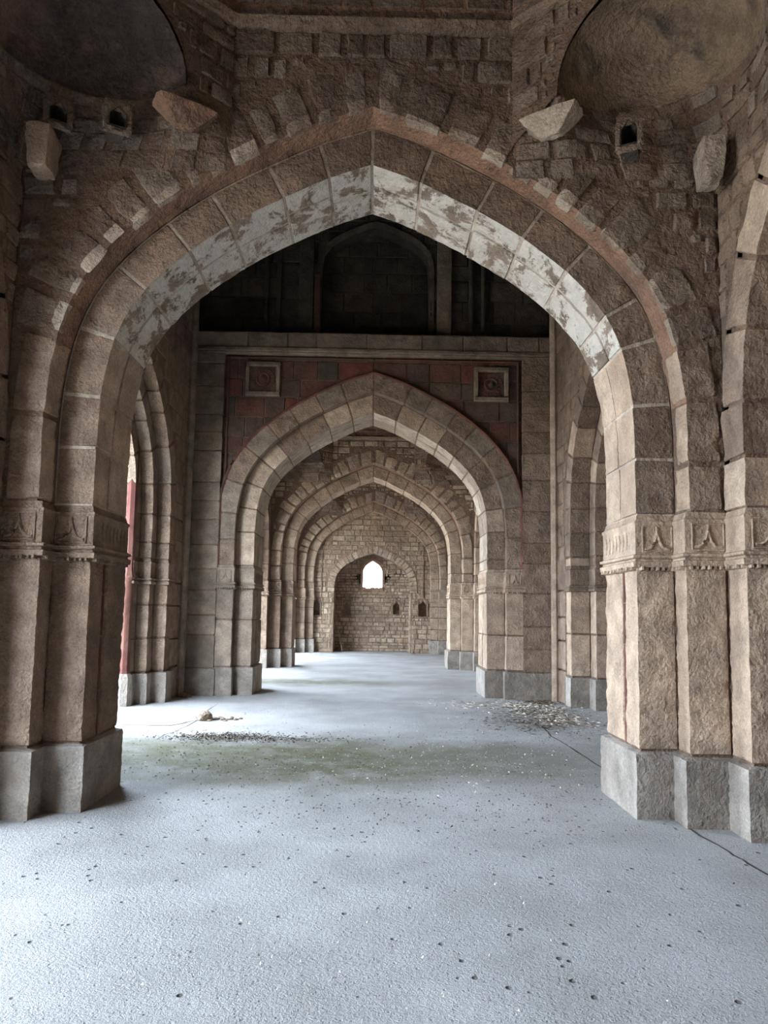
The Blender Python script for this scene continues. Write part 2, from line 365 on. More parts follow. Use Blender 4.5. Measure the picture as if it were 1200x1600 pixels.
# ------------------------------------------------------------------ piers
ZB, ZC0, ZC1 = .52, 2.0, 2.42
def e_cap(z, amp=1.):
    pts = [(1.985, 0), (1.99, .045), (2.03, .05), (2.04, .028), (2.055, .026), (2.065, .048), (2.085, .05), (2.095, .026), (2.105, .022), (2.33, .022), (2.345, .03), (2.36, .03), (2.375, .012), (2.42, .0)]
    return np.interp(z, [p[0] for p in pts], [p[1]*amp for p in pts])
CAPZ = [1.985, 1.99, 2.01, 2.03, 2.04, 2.055, 2.065, 2.075, 2.085, 2.095, 2.105, 2.2, 2.33, 2.345, 2.36, 2.375, 2.42]
def pier(fr, hw, sg, pts, name, label, cat='pier', group=None, mats=None, res=.05, detail=True, groove=None, floorz=0., rough=.006, course=(1.48, 1.49), motifs=(), red_seg=None, z1cap=ZC1):
    """engaged pier: profile pts (o, d); mats: [shaft, capital, base, joint]"""
    prof = Prof(pts); f = leg(fr, hw, sg, prof)
    mid = len(pts)//2
    base = fr.pt(sg*(hw+pts[mid][0]), pts[mid][1], 0)
    root = empty(name, base, label, cat, group)
    sh, ca, ba, jo = mats
    segs = [(prof.s[i], prof.s[i+1]) for i in range(len(pts)-1)]
    cs = lin(0, prof.L, res*2.5, prof.c)
    # groups of convex corners: a stone wraps each projecting corner
    def cuts():
        out = [0.]
        for i in range(1, len(pts)-1):
            n0, n1 = prof.n[i-1], prof.n[i]; t1 = prof.p[i+1]-prof.p[i]
            convex = np.dot(n0, t1) < 0
            if not convex: out.append(prof.s[i])
        out.append(prof.L); return out
    ct = cuts()
    b = MB(); sheet(b, f, lin(-.05, ZB, .2), cs, .0, m=1)
    for a, c in zip(ct[:-1], ct[1:]): stone(b, f, -.06, ZB, a, c, .055, res, rough*.8, brk=prof.c, gap=.003, bev=.018, sink=-.01)
    b.build('base', [ba, jo], root)
    s = MB(); sheet(s, f, lin(ZB-.02, ZC0+.02, .3), cs, -.004, m=1)
    zs = blocks(ZB, ZC0, *course)
    for a, c in zip(ct[:-1], ct[1:]):
        for z0, z1 in zip(zs[:-1], zs[1:]):
            if groove and a <= groove[0] < c:
                stone(s, f, z0, z1, a, groove[0], .012, res, rough, brk=prof.c, gap=.003)
                stone(s, f, z0, z1, groove[1], c, .012, res, rough, brk=prof.c, gap=.003)
            else: stone(s, f, z0, z1, a, c, .012, res, rough, brk=prof.c, gap=.003, bev=.02)
    s.build('shaft', [sh, jo], root)
    if groove:
        g = MB()
        for z0, z1 in zip([ZB, .9, 1.35, 1.7], [.9, 1.35, 1.7, ZC0-.02]):
            stone(g, f, z0, z1, groove[0]+.004, groove[1]-.004, .004, res, .002, gap=.002, bev=.004)
        o = g.build('inlay_strip', [REDP], root); o['label'] = 'narrow red sandstone strip let into the jamb'
    c = MB(); sheet(c, f, CAPZ, lin(0, prof.L, res*1.5, prof.c), lambda U, V: e_cap(U), .002)
    if detail:
        for a, q in segs:
            n = max(2, int((q-a)/.042)); w_ = (q-a)/n
            for k in range(n):
                stone(c, f, 1.955, 2.005, a+k*w_+.004, a+(k+1)*w_-.004, .05, .05, .001, gap=.001, bev=.01, sink=.0)
        for i in motifs:
            a, q = segs[i]; mid_ = (a+q)/2; hwid = (q-a)/2-.035
            def Q(z, s_):
                P, N = f(np.array([z]), np.array([s_])); return P[0]+N[0]*(float(e_cap(z))+.006)
            for sgn in (-1, 1):
                c.tube([Q(2.14+.13*t**3.5, mid_+sgn*hwid*(1-t)*.88) for t in np.linspace(0, 1, 10)], .013, 6)
                c.tube([Q(z, mid_+sgn*hwid) for z in (2.115, 2.22, 2.325)], .007, 5)
            c.tube([Q(z, mid_) for z in (2.26, 2.29, 2.32)], .009, 5)
            c.tube([Q(2.325, mid_+t*hwid) for t in (-1, 0, 1)], .007, 5); c.tube([Q(2.115, mid_+t*hwid) for t in (-1, 0, 1)], .007, 5)
        for i, (a, q) in enumerate(segs):
            if i in motifs or q-a < .5: continue
            for k in range(int((q-a-.1)/.09)):
                s0 = a+.07+k*.09
                def Q(z, s_):
                    P, N = f(np.array([z]), np.array([s_])); return P[0]+N[0]*(float(e_cap(z))+.001)
                c.tube([Q(2.14+t*.15, s0+.02*math.sin(t*3.1)) for t in np.linspace(0, 1, 6)], [.003, .007, .009, .009, .006, .003], 5)
    c.build('capital', [ca, jo], root)
    return root

# ------------------------------------------------------------------ A1-type transverse arch: two rough orders
def transverse(fr, tag_label, res, near, labels, thick=1.03, hw=2.24, lim=2.87, ztop=6.46, mats=None, group=None, back_top=None, back_lim=None):
    path = Path(hw); sd = thick
    # inner order: soffit and ring face
    pr = Prof([(0, sd), (0, .23), (.31, .23)]); f = sweep(fr, path, pr)
    c1 = pr.c[0]
    root = empty('pointed_arch', fr.pt(0, .4, path.R[0][1]), labels['arch'], 'arch', group)
    L = path.L; L0 = path.us
    SOF, FACE, LOW = mats['soffit'], mats['face'], mats['low']
    rg = MB(); sheet(rg, f, lin(-L, L, .12, (0,)), lin(0, pr.L, .15, pr.c), -.002, m=3)
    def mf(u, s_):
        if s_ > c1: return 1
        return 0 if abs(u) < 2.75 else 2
    for sg in (-1, 1):
        us = [0]+[x for x in blocks(rnd.uniform(.36, .45), 2.75, .40, .58)]+blocks(2.75, L, .42, .6)[1:]
        for a, b in zip(us[:-1], us[1:]):
            u0, u1 = (a, b) if sg > 0 else (-b, -a)
            md = rnd.uniform(.36, .5)*sd
            stone(rg, f, u0, u1, 0, md, .012, res, .005, gap=.004, matfn=mf, bev=.012)
            stone(rg, f, u0, u1, md, pr.L, .012, res, .005, brk=pr.c, gap=.004, matfn=mf, bev=.014)
    rg.build('arch_ring', [SOF, FACE, LOW, mats['joint']], root)
    # outer order: plaster reveal then rubble voussoirs whose pale feet carry the side light as colour
    p2 = Prof([(.31, .23), (.345, .0), (.78, 0)]); f2 = sweep(fr, path, p2, lim)
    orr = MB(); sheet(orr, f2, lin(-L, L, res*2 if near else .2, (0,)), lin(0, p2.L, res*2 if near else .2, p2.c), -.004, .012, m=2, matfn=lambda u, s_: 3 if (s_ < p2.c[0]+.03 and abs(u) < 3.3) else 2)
    cc = p2.c[0]
    for sg in (-1, 1):
        us = blocks(.03, 2.9, .17, .31) if near else blocks(.03, 2.9, .2, .3)
        for a, b in zip(us[:-1], us[1:]):
            u0, u1 = (a, b) if sg > 0 else (-b, -a)
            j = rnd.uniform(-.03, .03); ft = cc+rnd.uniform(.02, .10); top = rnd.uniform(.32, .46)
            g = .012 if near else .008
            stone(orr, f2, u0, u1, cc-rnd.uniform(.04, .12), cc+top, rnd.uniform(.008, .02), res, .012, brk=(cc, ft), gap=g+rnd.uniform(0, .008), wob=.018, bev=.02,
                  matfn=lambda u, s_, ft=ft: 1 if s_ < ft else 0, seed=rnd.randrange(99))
        us = blocks(2.9, L, .35, .6)
        for a, b in zip(us[:-1], us[1:]):
            u0, u1 = (a, b) if sg > 0 else (-b, -a)
            stone(orr, f2, u0, u1, rnd.uniform(.0, .05), cc+.262, .018, res, .012, brk=(cc,), gap=.008, wob=.008, bev=.02, m=4, matfn=lambda u, s_: 5 if s_ < cc else 4)  # reveals get paler stone than the fronts, painting in the side light
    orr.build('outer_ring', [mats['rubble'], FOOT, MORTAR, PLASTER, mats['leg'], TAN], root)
    # rubble above
    sp = MB(); spandrel_back(sp, fr, path, .004, lim, ztop, .70, m=1)
    def keep(a, z):
        o = path.o_of(a, z)
        return o-.76
    fill(sp, plane(fr), -lim, lim, 3.0, ztop, (.13, .21), (.16, .42), keep, h=.022, res=res*1.3, rough=.012, gap=.012, wob=.02, pickm=None, bev=.02)
    spandrel_back(sp, fr, path, sd, back_lim or lim, back_top or ztop, 0., m=2)
    o = sp.build('wall_'+labels['side'], [mats['rubble'], MORTAR, mats['back']]); struct(o, labels['wall'])
    return path

FR1 = Frame((XC, 5.75, 0), (1, 0, 0), (0, 1, 0))
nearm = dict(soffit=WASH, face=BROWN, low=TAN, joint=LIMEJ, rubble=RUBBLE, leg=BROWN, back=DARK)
farm = dict(soffit=TAN, face=FAR, low=TAN, joint=MORTAR, rubble=RUBL, leg=FAR, back=BROWN)

# ------------------------------------------------------------------ side arches in the long walls
def side_wall(side, bay, hwx, hi, open_, res, labels, depth, ztop, near=False, mt=None, o_hw=None, orders=None):
    y0, y1 = bay; yc = (y0+y1)/2; half = (y1-y0)/2
    od = orders or [(0, depth), (0, .33), (.35, .33), (.35, 0)]; ow = od[-1][0]
    hw = (o_hw or half-.32)-ow
    if side == 'right': fr = Frame((XC+hwx, yc, 0), (0, 1, 0), (1, 0, 0))
    else: fr = Frame((XC-hwx, yc, 0), (0, 1, 0), (-1, 0, 0))
    path = Path(hw, crown=hi)
    root = empty('pointed_arch', fr.pt(0, .3, hi), labels['arch'], 'arch', labels.get('group'))
    pr = Prof(od+[(ow+.33, 0)]); f = sweep(fr, path, pr, half)
    L = path.L; r = MB(); sheet(r, f, lin(-L, L, .15, (0,)), lin(0, pr.L, .25, pr.c), -.004, m=1)
    ct = [0]+[pr.s[i] for i in range(2, len(pr.s)-1, 2)]+[pr.L]
    if pr.s[1] > .6: ct.insert(1, pr.s[1]*.5)
    for sg in (-1, 1):
        us = blocks(0, L, .32, .5)
        for a, b in zip(us[:-1], us[1:]):
            u0, u1 = (a, b) if sg > 0 else (-b, -a)
            for s0, s1 in zip(ct[:-1], ct[1:]):
                stone(r, f, u0, u1, s0, s1, .014, res, .006 if not near else .012, brk=pr.c, gap=.005, bev=.014, m=rnd.choice([0, 0, 0, 2]))
    r.build('arch_ring', [mt['ring'], MORTAR, mt['ring2']], root)
    s = MB(); spandrel_back(s, fr, path, .004, half, ztop, ow+.25, m=1)
    def keep(a, z): return path.o_of(a, z)-ow-.29
    fill(s, plane(fr), -half, half, 2.5, ztop, (.3, .42) if not near else (.14, .24), (.4, .8) if not near else (.18, .45), keep, h=.016, res=res*1.5, rough=.006 if not near else .012, gap=.006, wob=0 if not near else .018)
    # wall strips below the springing between corner and arch
    if half-(hw+ow+.33) > .02:
        for sg in (-1, 1):
            a, b = sorted((sg*(hw+ow+.31), sg*half))
            sheet(s, plane(fr, .03), [a-.3 if a > 0 else a-.05, b+.3 if b < 0 else b+.05], [-.05, 3.2], 0, m=1)
            fill(s, plane(fr, -.01), a, b, 0, 2.6, (.4, .6), (.6, 1.), h=.014, res=res*1.5, rough=.005)
    if not open_:
        pf = plane(fr, depth)
        sheet(s, pf, lin(-hw-.02, hw+.02, .5), lin(-.05, hi+.1, .5), 0, m=1)
        fill(s, pf, -hw, hw, 0, hi, (.26, .4), (.35, .75), None, h=.015, res=res*2, rough=.006)
    else:
        spandrel_back(s, fr, path, depth, half+1.2, ztop+1.5, 0., m=1)
        for sg in (-1, 1):
            V = [fr.pt(sg*hw, depth, -.5), fr.pt(sg*(half+1.2), depth, -.5), fr.pt(sg*(half+1.2), depth, 3.6), fr.pt(sg*hw, depth, 3.6)]
            s.add(V, [(0, 1, 2, 3)], 1)
    o = s.build('wall_'+side, [mt['wall'], MORTAR]); struct(o, labels['wall'])
    for sg, nm in ((1, 'far'), (-1, 'near')):
        if labels.get(nm) is None: continue
        pier(fr, hw, sg, od+[(ow+.33, 0)] if half-(hw+ow+.33) > .02 else [(0, depth), (0, .33), (.36, .33)], 'stone_pier', labels[nm], mats=[mt['pier'], mt['ring'], BASE, MORTAR], res=res*1.4, detail=False, rough=.005, course=(.5, .75))
    return fr, path

# ------------------------------------------------------------------ vaulting: squinches, octagon, dome
def vault(bay, hwx, z0, res, near, mats, lab):
    y0, y1 = bay; yc = (y0+y1)/2; hy = (y1-y0)/2; hx = hwx
    ex, ey = hx*.41, hy*.41; zt = 6.46
    k = 0
    for sx in (-1, 1):
        for sy_ in (1, -1):
            P1 = np.array((XC+sx*ex, yc+sy_*hy, 0)); P2 = np.array((XC+sx*hx, yc+sy_*ey, 0)); Cn = np.array((XC+sx*hx, yc+sy_*hy, 0))
            mid = (P1+P2)/2; t = P2-P1; W = np.linalg.norm(t); t /= W; n = Cn-mid; D = np.linalg.norm(n); n /= D
            r = W/2-.42; zb = z0
            root = empty('squinch', tuple(mid+n*r*.5+np.array((0, 0, zb))), lab[(sx, sy_)], 'squinch', None if sy_ > 0 and near else lab.get('group'))
            B = MB()
            def bowl(T, Ph):
                c = np.cos(Ph); a = r*c*np.cos(T); b = r*1.0*c*np.sin(T)
                z = zb+.66*np.sin(Ph)
                P = mid+a[..., None]*(-t)+b[..., None]*n+z[..., None]*np.array((0, 0, 1.))
                Nn = (mid+np.array((0, 0, zb)))-P; Nn = Nn/np.linalg.norm(Nn, axis=-1)[..., None]; return P, Nn
            sheet(B, bowl, np.linspace(0, math.pi, 29 if near else 13), np.linspace(0, math.pi/2-.01, 15 if near else 7), 0, .03 if near else .01)
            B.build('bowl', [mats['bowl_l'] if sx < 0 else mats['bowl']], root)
            # chamfer face around the bowl's mouth
            K = MB()
            th = np.linspace(0, math.pi, 25); ts = np.linspace(0, 1, 5)
            cx = r*np.cos(th); cz = zb+.66*np.sin(th); tx = []; tz = []
            for a, z in zip(np.cos(th), np.sin(th)):
                kk = min((W/2)/max(abs(a), 1e-6), (zt-zb+.02)/max(z, 1e-6)); tx.append(a*kk); tz.append(zb+z*kk)
            tx, tz = np.array(tx), np.array(tz)
            A = cx[:, None]*(1-ts)+tx[:, None]*ts; Z = cz[:, None]*(1-ts)+tz[:, None]*ts
            P = mid+A[..., None]*(-t)-n*.02+Z[..., None]*np.array((0, 0, 1.)); K.grid(P, np.broadcast_to(-n, P.shape), 1)
            frc = Frame(mid-n*.02, t, n); pf = plane(frc)
            K.add([frc.pt(-W/2, 0, zb-.28), frc.pt(-r, 0, zb-.02), frc.pt(-r, 0, zb+.1), frc.pt(-W/2, 0, zb+.1)], [(0, 1, 2, 3)], 1); K.add([frc.pt(W/2, 0, zb-.28), frc.pt(r, 0, zb-.02), frc.pt(r, 0, zb+.1), frc.pt(W/2, 0, zb+.1)], [(0, 1, 2, 3)], 1)
            fill(K, pf, -W/2, W/2, zb-.02, zt, (.13, .2), (.25, .5), lambda a, z: math.hypot(a/(r+.02), (z-zb)/.68)-1., h=.02, res=res*1.4, rough=.01, gap=.01, wob=.01, depth=3)
            K.build('face', [mats['chamfer'], MORTAR], root)
            # corbelled courses between the bowl's rim and the corner
            zl = zb-.55
            def cor(U, V):
                # U 0..1 around, V 0 top .. 1 bottom
                e = .16
                un = np.clip((U-e)/(1-2*e), 0, 1); T = un*math.pi
                a = np.where(U < e, -W/2+(W/2-r)*U/e, np.where(U > 1-e, r+(W/2-r)*(U-1+e)/e, -r*np.cos(T)))
                b = np.where((U < e) | (U > 1-e), 0, r*np.sin(T))
                top = mid+a[..., None]*t+b[..., None]*n+np.array((0, 0, zb))
                w1 = np.clip(U*2, 0, 1)[..., None]; w2 = np.clip(U*2-1, 0, 1)[..., None]
                bot = P1+(Cn-P1)*w1+(P2-Cn)*w2-n*.01; zz = zl+.0*U
                bot = bot+zz[..., None]*np.array((0, 0, 1.))
                q = V[..., None]; q2 = q**.8
                P = top*(1-q2)+bot*q2; P[..., 2] = (top[..., 2]*(1-V)+bot[..., 2]*V)
                Nn = (mid-n*.6+np.array((0, 0, zb-.6)))-P; Nn /= np.linalg.norm(Nn, axis=-1)[..., None]; return P, Nn
            G = MB(); sheet(G, cor, np.linspace(0, 1, 41 if near else 17), np.linspace(0, 1, 12 if near else 5), 0, .015, m=1)
            rows = [0, .14, .3, .5, .75, 1.]
            for c, d in zip(rows[:-1], rows[1:]):
                us = blocks(0, 1, .05, .11) if near else blocks(0, 1, .1, .2)
                for a, b in zip(us[:-1], us[1:]):
                    if rnd.random() < .10 and near: continue
                    U = (a+b)/2; Pm = cor(np.array([a, b]), np.array([c, d]))[0]
                    stone(G, cor, a, b, c, d, .02, .03 if near else .06, .008, gap=.004, bev=.008, wob=0)
            G.build('corbelling', [mats['corbel'], MORTAR], root)
            k += 1
    # octagon drum, cornice band and dome
    oc = [(ex, hy), (-ex, hy), (-hx, ey), (-hx, -ey), (-ex, -hy), (ex, -hy), (hx, -ey), (hx, ey)]
    oc = [np.array((XC+a, yc+b, 0)) for a, b in oc]
    D = MB(); ctr = np.array((XC, yc, 0))
    def ring(zz, off):
        out = []
        for p in oc:
            v = ctr-p; out.append(p+v/np.linalg.norm(v)*off+np.array((0, 0, zz)))
        return out
    prof = [(zt-.02, 0), (zt, .07), (zt+.06, .10), (zt+.08, .03)]
    for (za, oa), (zb_, ob) in zip(prof[:-1], prof[1:]):
        ra, rb = ring(za, oa), ring(zb_, ob)
        for i in range(8):
            j = (i+1) % 8; D.add([ra[i], ra[j], rb[j], rb[i]], [(0, 1, 2, 3)], 1)
    for i in range(8):
        a, b = ring(0, .03)[i], ring(0, .03)[(i+1) % 8]; t = b-a; W = np.linalg.norm(t); t /= W; n = (a+b)/2-ctr; n[2] = 0; n /= np.linalg.norm(n)
        fo = Frame(a, t, n); sheet(D, plane(fo), lin(0, W, .5), lin(zt+.05, zt+.45, .2), 0, m=2)
        fill(D, plane(fo), 0, W, zt+.08, zt+.32, (.1, .14), (.2, .5), h=.014, res=res*2, rough=.006)
    # sixteen-sided red ledge, then the dome
    rr = min(hx, hy)
    def domef(T, Ph): 
        R = (rr-.12)*np.cos(Ph)+0*T; P = np.stack([XC+R*np.cos(T), yc+R*np.sin(T), zt+.45+(rr-.2)*.85*np.sin(Ph)+0*T], -1)
        Nn = -np.stack([np.cos(T)*np.cos(Ph), np.sin(T)*np.cos(Ph), np.sin(Ph)+0*T], -1); return P, Nn
    th = np.linspace(0, 2*math.pi, 33)
    A_ = np.stack([XC+(rr-.06)*np.cos(th), yc+(rr-.06)*np.sin(th), th*0+zt+.36], -1)
    Bq = np.stack([XC+(rr-.20)*np.cos(th), yc+(rr-.20)*np.sin(th), th*0+zt+.40], -1)
    Cq = np.stack([XC+(rr-.20)*np.cos(th), yc+(rr-.20)*np.sin(th), th*0+zt+.50], -1)
    A0 = np.stack([XC+(rr*1.12)*np.cos(th), yc+(rr*1.12)*np.sin(th), th*0+zt+.34], -1)
    D.grid(np.stack([A0, A_, Bq, Cq], 1), None, 3)
    us = np.linspace(0, 2*math.pi, 49 if near else 25); sheet(D, domef, us, np.linspace(0, math.pi/2-.01, 12), 0, .02, m=2)
    o = D.build('ceiling', [mats['drum'], BROWN, mats['dome'], RED]); struct(o, lab['ceil'], 'ceiling')

# ================================================================== build
# ---- floor and court
fl = MB(); FX0, FX1 = -5.9, 5.2
ux = np.array(lin(FX0, FX1, .25)); uy = np.array(lin(-8, 31.5, .25))
def ff(U, V): return np.stack([U, V, 0*U], -1), np.stack([0*U, 0*U, 1+0*U], -1)
sheet(fl, ff, ux, uy, 0, .012, sc=1.3)
def floor_mat():
    m = bpy.data.materials.new('worn_screed'); m.use_nodes = True; nt = m.node_tree; N = nt.nodes; L = nt.links
    b = N['Principled BSDF']; b.inputs['Roughness'].default_value = .85; b.inputs['Specular IOR Level'].default_value = .3
    geo = N.new('ShaderNodeNewGeometry'); P = geo.outputs['Position']
    def noise(sc, det=5, ro=.6, v=P):
        n = N.new('ShaderNodeTexNoise'); n.inputs['Scale'].default_value = sc; n.inputs['Detail'].default_value = det; n.inputs['Roughness'].default_value = ro; L.new(v, n.inputs['Vector']); return n.outputs['Fac']
    def mr(x, a, b_, c, d):
        n = N.new('ShaderNodeMapRange'); L.new(x, n.inputs[0])
        for k, v in zip((1, 2, 3, 4), (a, b_, c, d)): n.inputs[k].default_value = v
        return n.outputs[0]
    def mix(f, a, c, mode='MIX'):
        n = N.new('ShaderNodeMix'); n.data_type = 'RGBA'; n.blend_type = mode
        if hasattr(f, 'is_linked') or hasattr(f, 'links'): L.new(f, n.inputs[0])
        else: n.inputs[0].default_value = f
        for i, x in ((6, a), (7, c)):
            if isinstance(x, tuple): n.inputs[i].default_value = (*x, 1)
            else: L.new(x, n.inputs[i])
        return n.outputs[2]
    def math_(op, a, b_):
        n = N.new('ShaderNodeMath'); n.operation = op
        for i, x in ((0, a), (1, b_)):
            if isinstance(x, (int, float)): n.inputs[i].default_value = x
            else: L.new(x, n.inputs[i])
        return n.outputs[0]
    col = mix(mr(noise(.9, 6), .38, .62, 0, 1), (.35, .337, .317), (.46, .447, .428))
    col = mix(mr(noise(70, 3, .7), .3, .7, 0, 1), col, mix(1., col, (.8, .79, .77), 'MULTIPLY'))
    # two uneven olive bands: moss, deepened to paint the shade under the arches
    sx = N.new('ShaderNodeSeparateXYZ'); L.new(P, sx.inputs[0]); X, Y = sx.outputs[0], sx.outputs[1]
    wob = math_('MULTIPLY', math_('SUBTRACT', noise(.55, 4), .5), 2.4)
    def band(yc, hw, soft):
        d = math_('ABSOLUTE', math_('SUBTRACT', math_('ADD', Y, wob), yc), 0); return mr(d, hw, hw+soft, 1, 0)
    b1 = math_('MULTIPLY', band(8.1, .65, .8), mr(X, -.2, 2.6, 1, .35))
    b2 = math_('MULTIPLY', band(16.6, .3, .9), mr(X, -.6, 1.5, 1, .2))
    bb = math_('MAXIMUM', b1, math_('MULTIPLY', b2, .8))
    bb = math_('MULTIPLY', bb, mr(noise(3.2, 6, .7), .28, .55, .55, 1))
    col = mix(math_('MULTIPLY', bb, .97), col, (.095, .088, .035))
    v = N.new('ShaderNodeTexVoronoi'); v.inputs['Scale'].default_value = 7.0; L.new(P, v.inputs['Vector'])
    pit = mr(v.outputs['Distance'], .06, .13, 1, 0)
    pit = math_('MULTIPLY', pit, mr(noise(2.5, 2), .36, .44, 0, 1))
    v2 = N.new('ShaderNodeTexVoronoi'); v2.inputs['Scale'].default_value = 26; L.new(P, v2.inputs['Vector'])
    pit2 = mr(v2.outputs['Distance'], .08, .22, 1, 0)
    col = mix(math_('MULTIPLY', pit, .8), col, (.11, .10, .095)); col = mix(math_('MULTIPLY', pit2, .3), col, (.16, .15, .14))
    L.new(col, b.inputs['Base Color'])
    h = math_('ADD', math_('MULTIPLY', noise(34, 5, .7), .5), math_('MULTIPLY', noise(110, 3, .7), .3))
    h = math_('SUBTRACT', h, math_('MULTIPLY', pit, .9)); h = math_('SUBTRACT', h, math_('MULTIPLY', pit2, .15))
    bp = N.new('ShaderNodeBump'); bp.inputs['Strength'].default_value = 1; bp.inputs['Distance'].default_value = .045
    L.new(h, bp.inputs['Height']); L.new(bp.outputs[0], b.inputs['Normal'])
    return m
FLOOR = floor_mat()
DIRT = mat('packed_dirt', [(.07, .055, .045), (.07, .055, .045)], bump=.5)
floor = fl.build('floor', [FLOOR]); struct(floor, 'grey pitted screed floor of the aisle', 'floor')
def flatline(name, pts, w_, parent=None):
    b = MB()
    V = []; n = len(pts)
    for i, (x, y) in enumerate(pts):
        a = pts[max(i-1, 0)]; c = pts[min(i+1, n-1)]; dx, dy = c[0]-a[0], c[1]-a[1]; l = math.hypot(dx, dy); ww = w_*rnd.uniform(.5, 1.2)*(.3 if i in (0, n-1) else 1)
        V += [(x-dy/l*ww, y+dx/l*ww, 0), (x+dy/l*ww, y-dx/l*ww, 0)]
    V = np.array(V); V[:, 2] = .004+.012*fbm(V*np.array((1, 1, 0)), 1.3, 21)
    b.add(V, [(2*i, 2*i+1, 2*i+3, 2*i+2) for i in range(n-1)], 0)
    return b.build(name, DIRT, parent)
def jag(a, b, n, amp):
    return [(a[0]+(b[0]-a[0])*t+rnd.uniform(-amp, amp), a[1]+(b[1]-a[1])*t+rnd.uniform(-amp, amp)) for t in np.linspace(0, 1, n)]

court = MB(); court.box(-60, -5.0, -30, 60, -.6, -.22)
COURT = mat('court_paving', [(.42, .38, .33), (.42, .38, .33)], bump=.3)
struct(court.build('ground', [COURT]), 'sunlit paved court outside the arcade', 'ground')

# ---- first transverse arch
path1 = transverse(FR1, '', .04, True, dict(arch='nearest big pointed arch with whitewashed underside and rough stone rings', side='front', wall='rubble wall above the nearest big arch'), back_top=10.4, back_lim=3.55, mats=nearm)
P1pts = [(1.26, 1.03), (0, 1.03), (0, .23), (.31, .23), (.31, 0), (.63, 0), (.63, -.31), (1.0, -.31)]
pr = Prof(P1pts); gs = pr.s[1]+.44
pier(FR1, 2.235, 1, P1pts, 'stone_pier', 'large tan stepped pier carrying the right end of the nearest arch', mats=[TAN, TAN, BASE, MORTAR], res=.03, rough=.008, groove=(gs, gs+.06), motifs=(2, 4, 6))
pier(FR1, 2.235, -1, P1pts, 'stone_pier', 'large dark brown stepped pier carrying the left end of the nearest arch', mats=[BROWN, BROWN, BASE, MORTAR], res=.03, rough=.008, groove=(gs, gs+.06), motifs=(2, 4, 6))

# ---- side walls
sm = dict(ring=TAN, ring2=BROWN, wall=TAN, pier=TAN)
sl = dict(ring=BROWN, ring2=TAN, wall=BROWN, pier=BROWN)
s2 = dict(ring=BROWN, ring2=TAN, wall=BROWN, pier=TAN)
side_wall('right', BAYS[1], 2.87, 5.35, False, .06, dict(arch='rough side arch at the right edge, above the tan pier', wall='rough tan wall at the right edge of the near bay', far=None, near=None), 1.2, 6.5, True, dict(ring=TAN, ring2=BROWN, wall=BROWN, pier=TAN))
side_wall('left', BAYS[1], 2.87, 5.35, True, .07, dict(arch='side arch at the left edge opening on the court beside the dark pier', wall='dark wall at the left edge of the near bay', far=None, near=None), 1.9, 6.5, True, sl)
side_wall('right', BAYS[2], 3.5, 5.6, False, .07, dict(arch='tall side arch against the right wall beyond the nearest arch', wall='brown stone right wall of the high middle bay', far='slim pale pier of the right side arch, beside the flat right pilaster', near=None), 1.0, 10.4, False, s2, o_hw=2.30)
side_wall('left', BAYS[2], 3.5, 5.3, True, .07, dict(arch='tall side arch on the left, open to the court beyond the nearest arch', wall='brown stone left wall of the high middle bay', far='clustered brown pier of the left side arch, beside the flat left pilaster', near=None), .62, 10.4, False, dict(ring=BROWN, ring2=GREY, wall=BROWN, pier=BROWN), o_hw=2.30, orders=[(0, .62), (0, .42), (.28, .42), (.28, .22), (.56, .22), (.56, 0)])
for bi, nm in ((3, 'third'), (4, 'farthest'), (0, 'rear')):
    for sd, mt in (('right', sm), ('left', sl)):
        side_wall(sd, BAYS[bi], 2.87, 5.35, sd == 'left' and bi != 0, .14, dict(arch='side arch on the %s of the %s bay' % (sd, nm), wall='%s wall of the %s bay' % (sd, nm), far=None, near=None), 1.2 if sd == 'right' else 1.9, 6.5, False, mt)  # rear bay's left arch is walled up, unseen, to darken the pier fronts

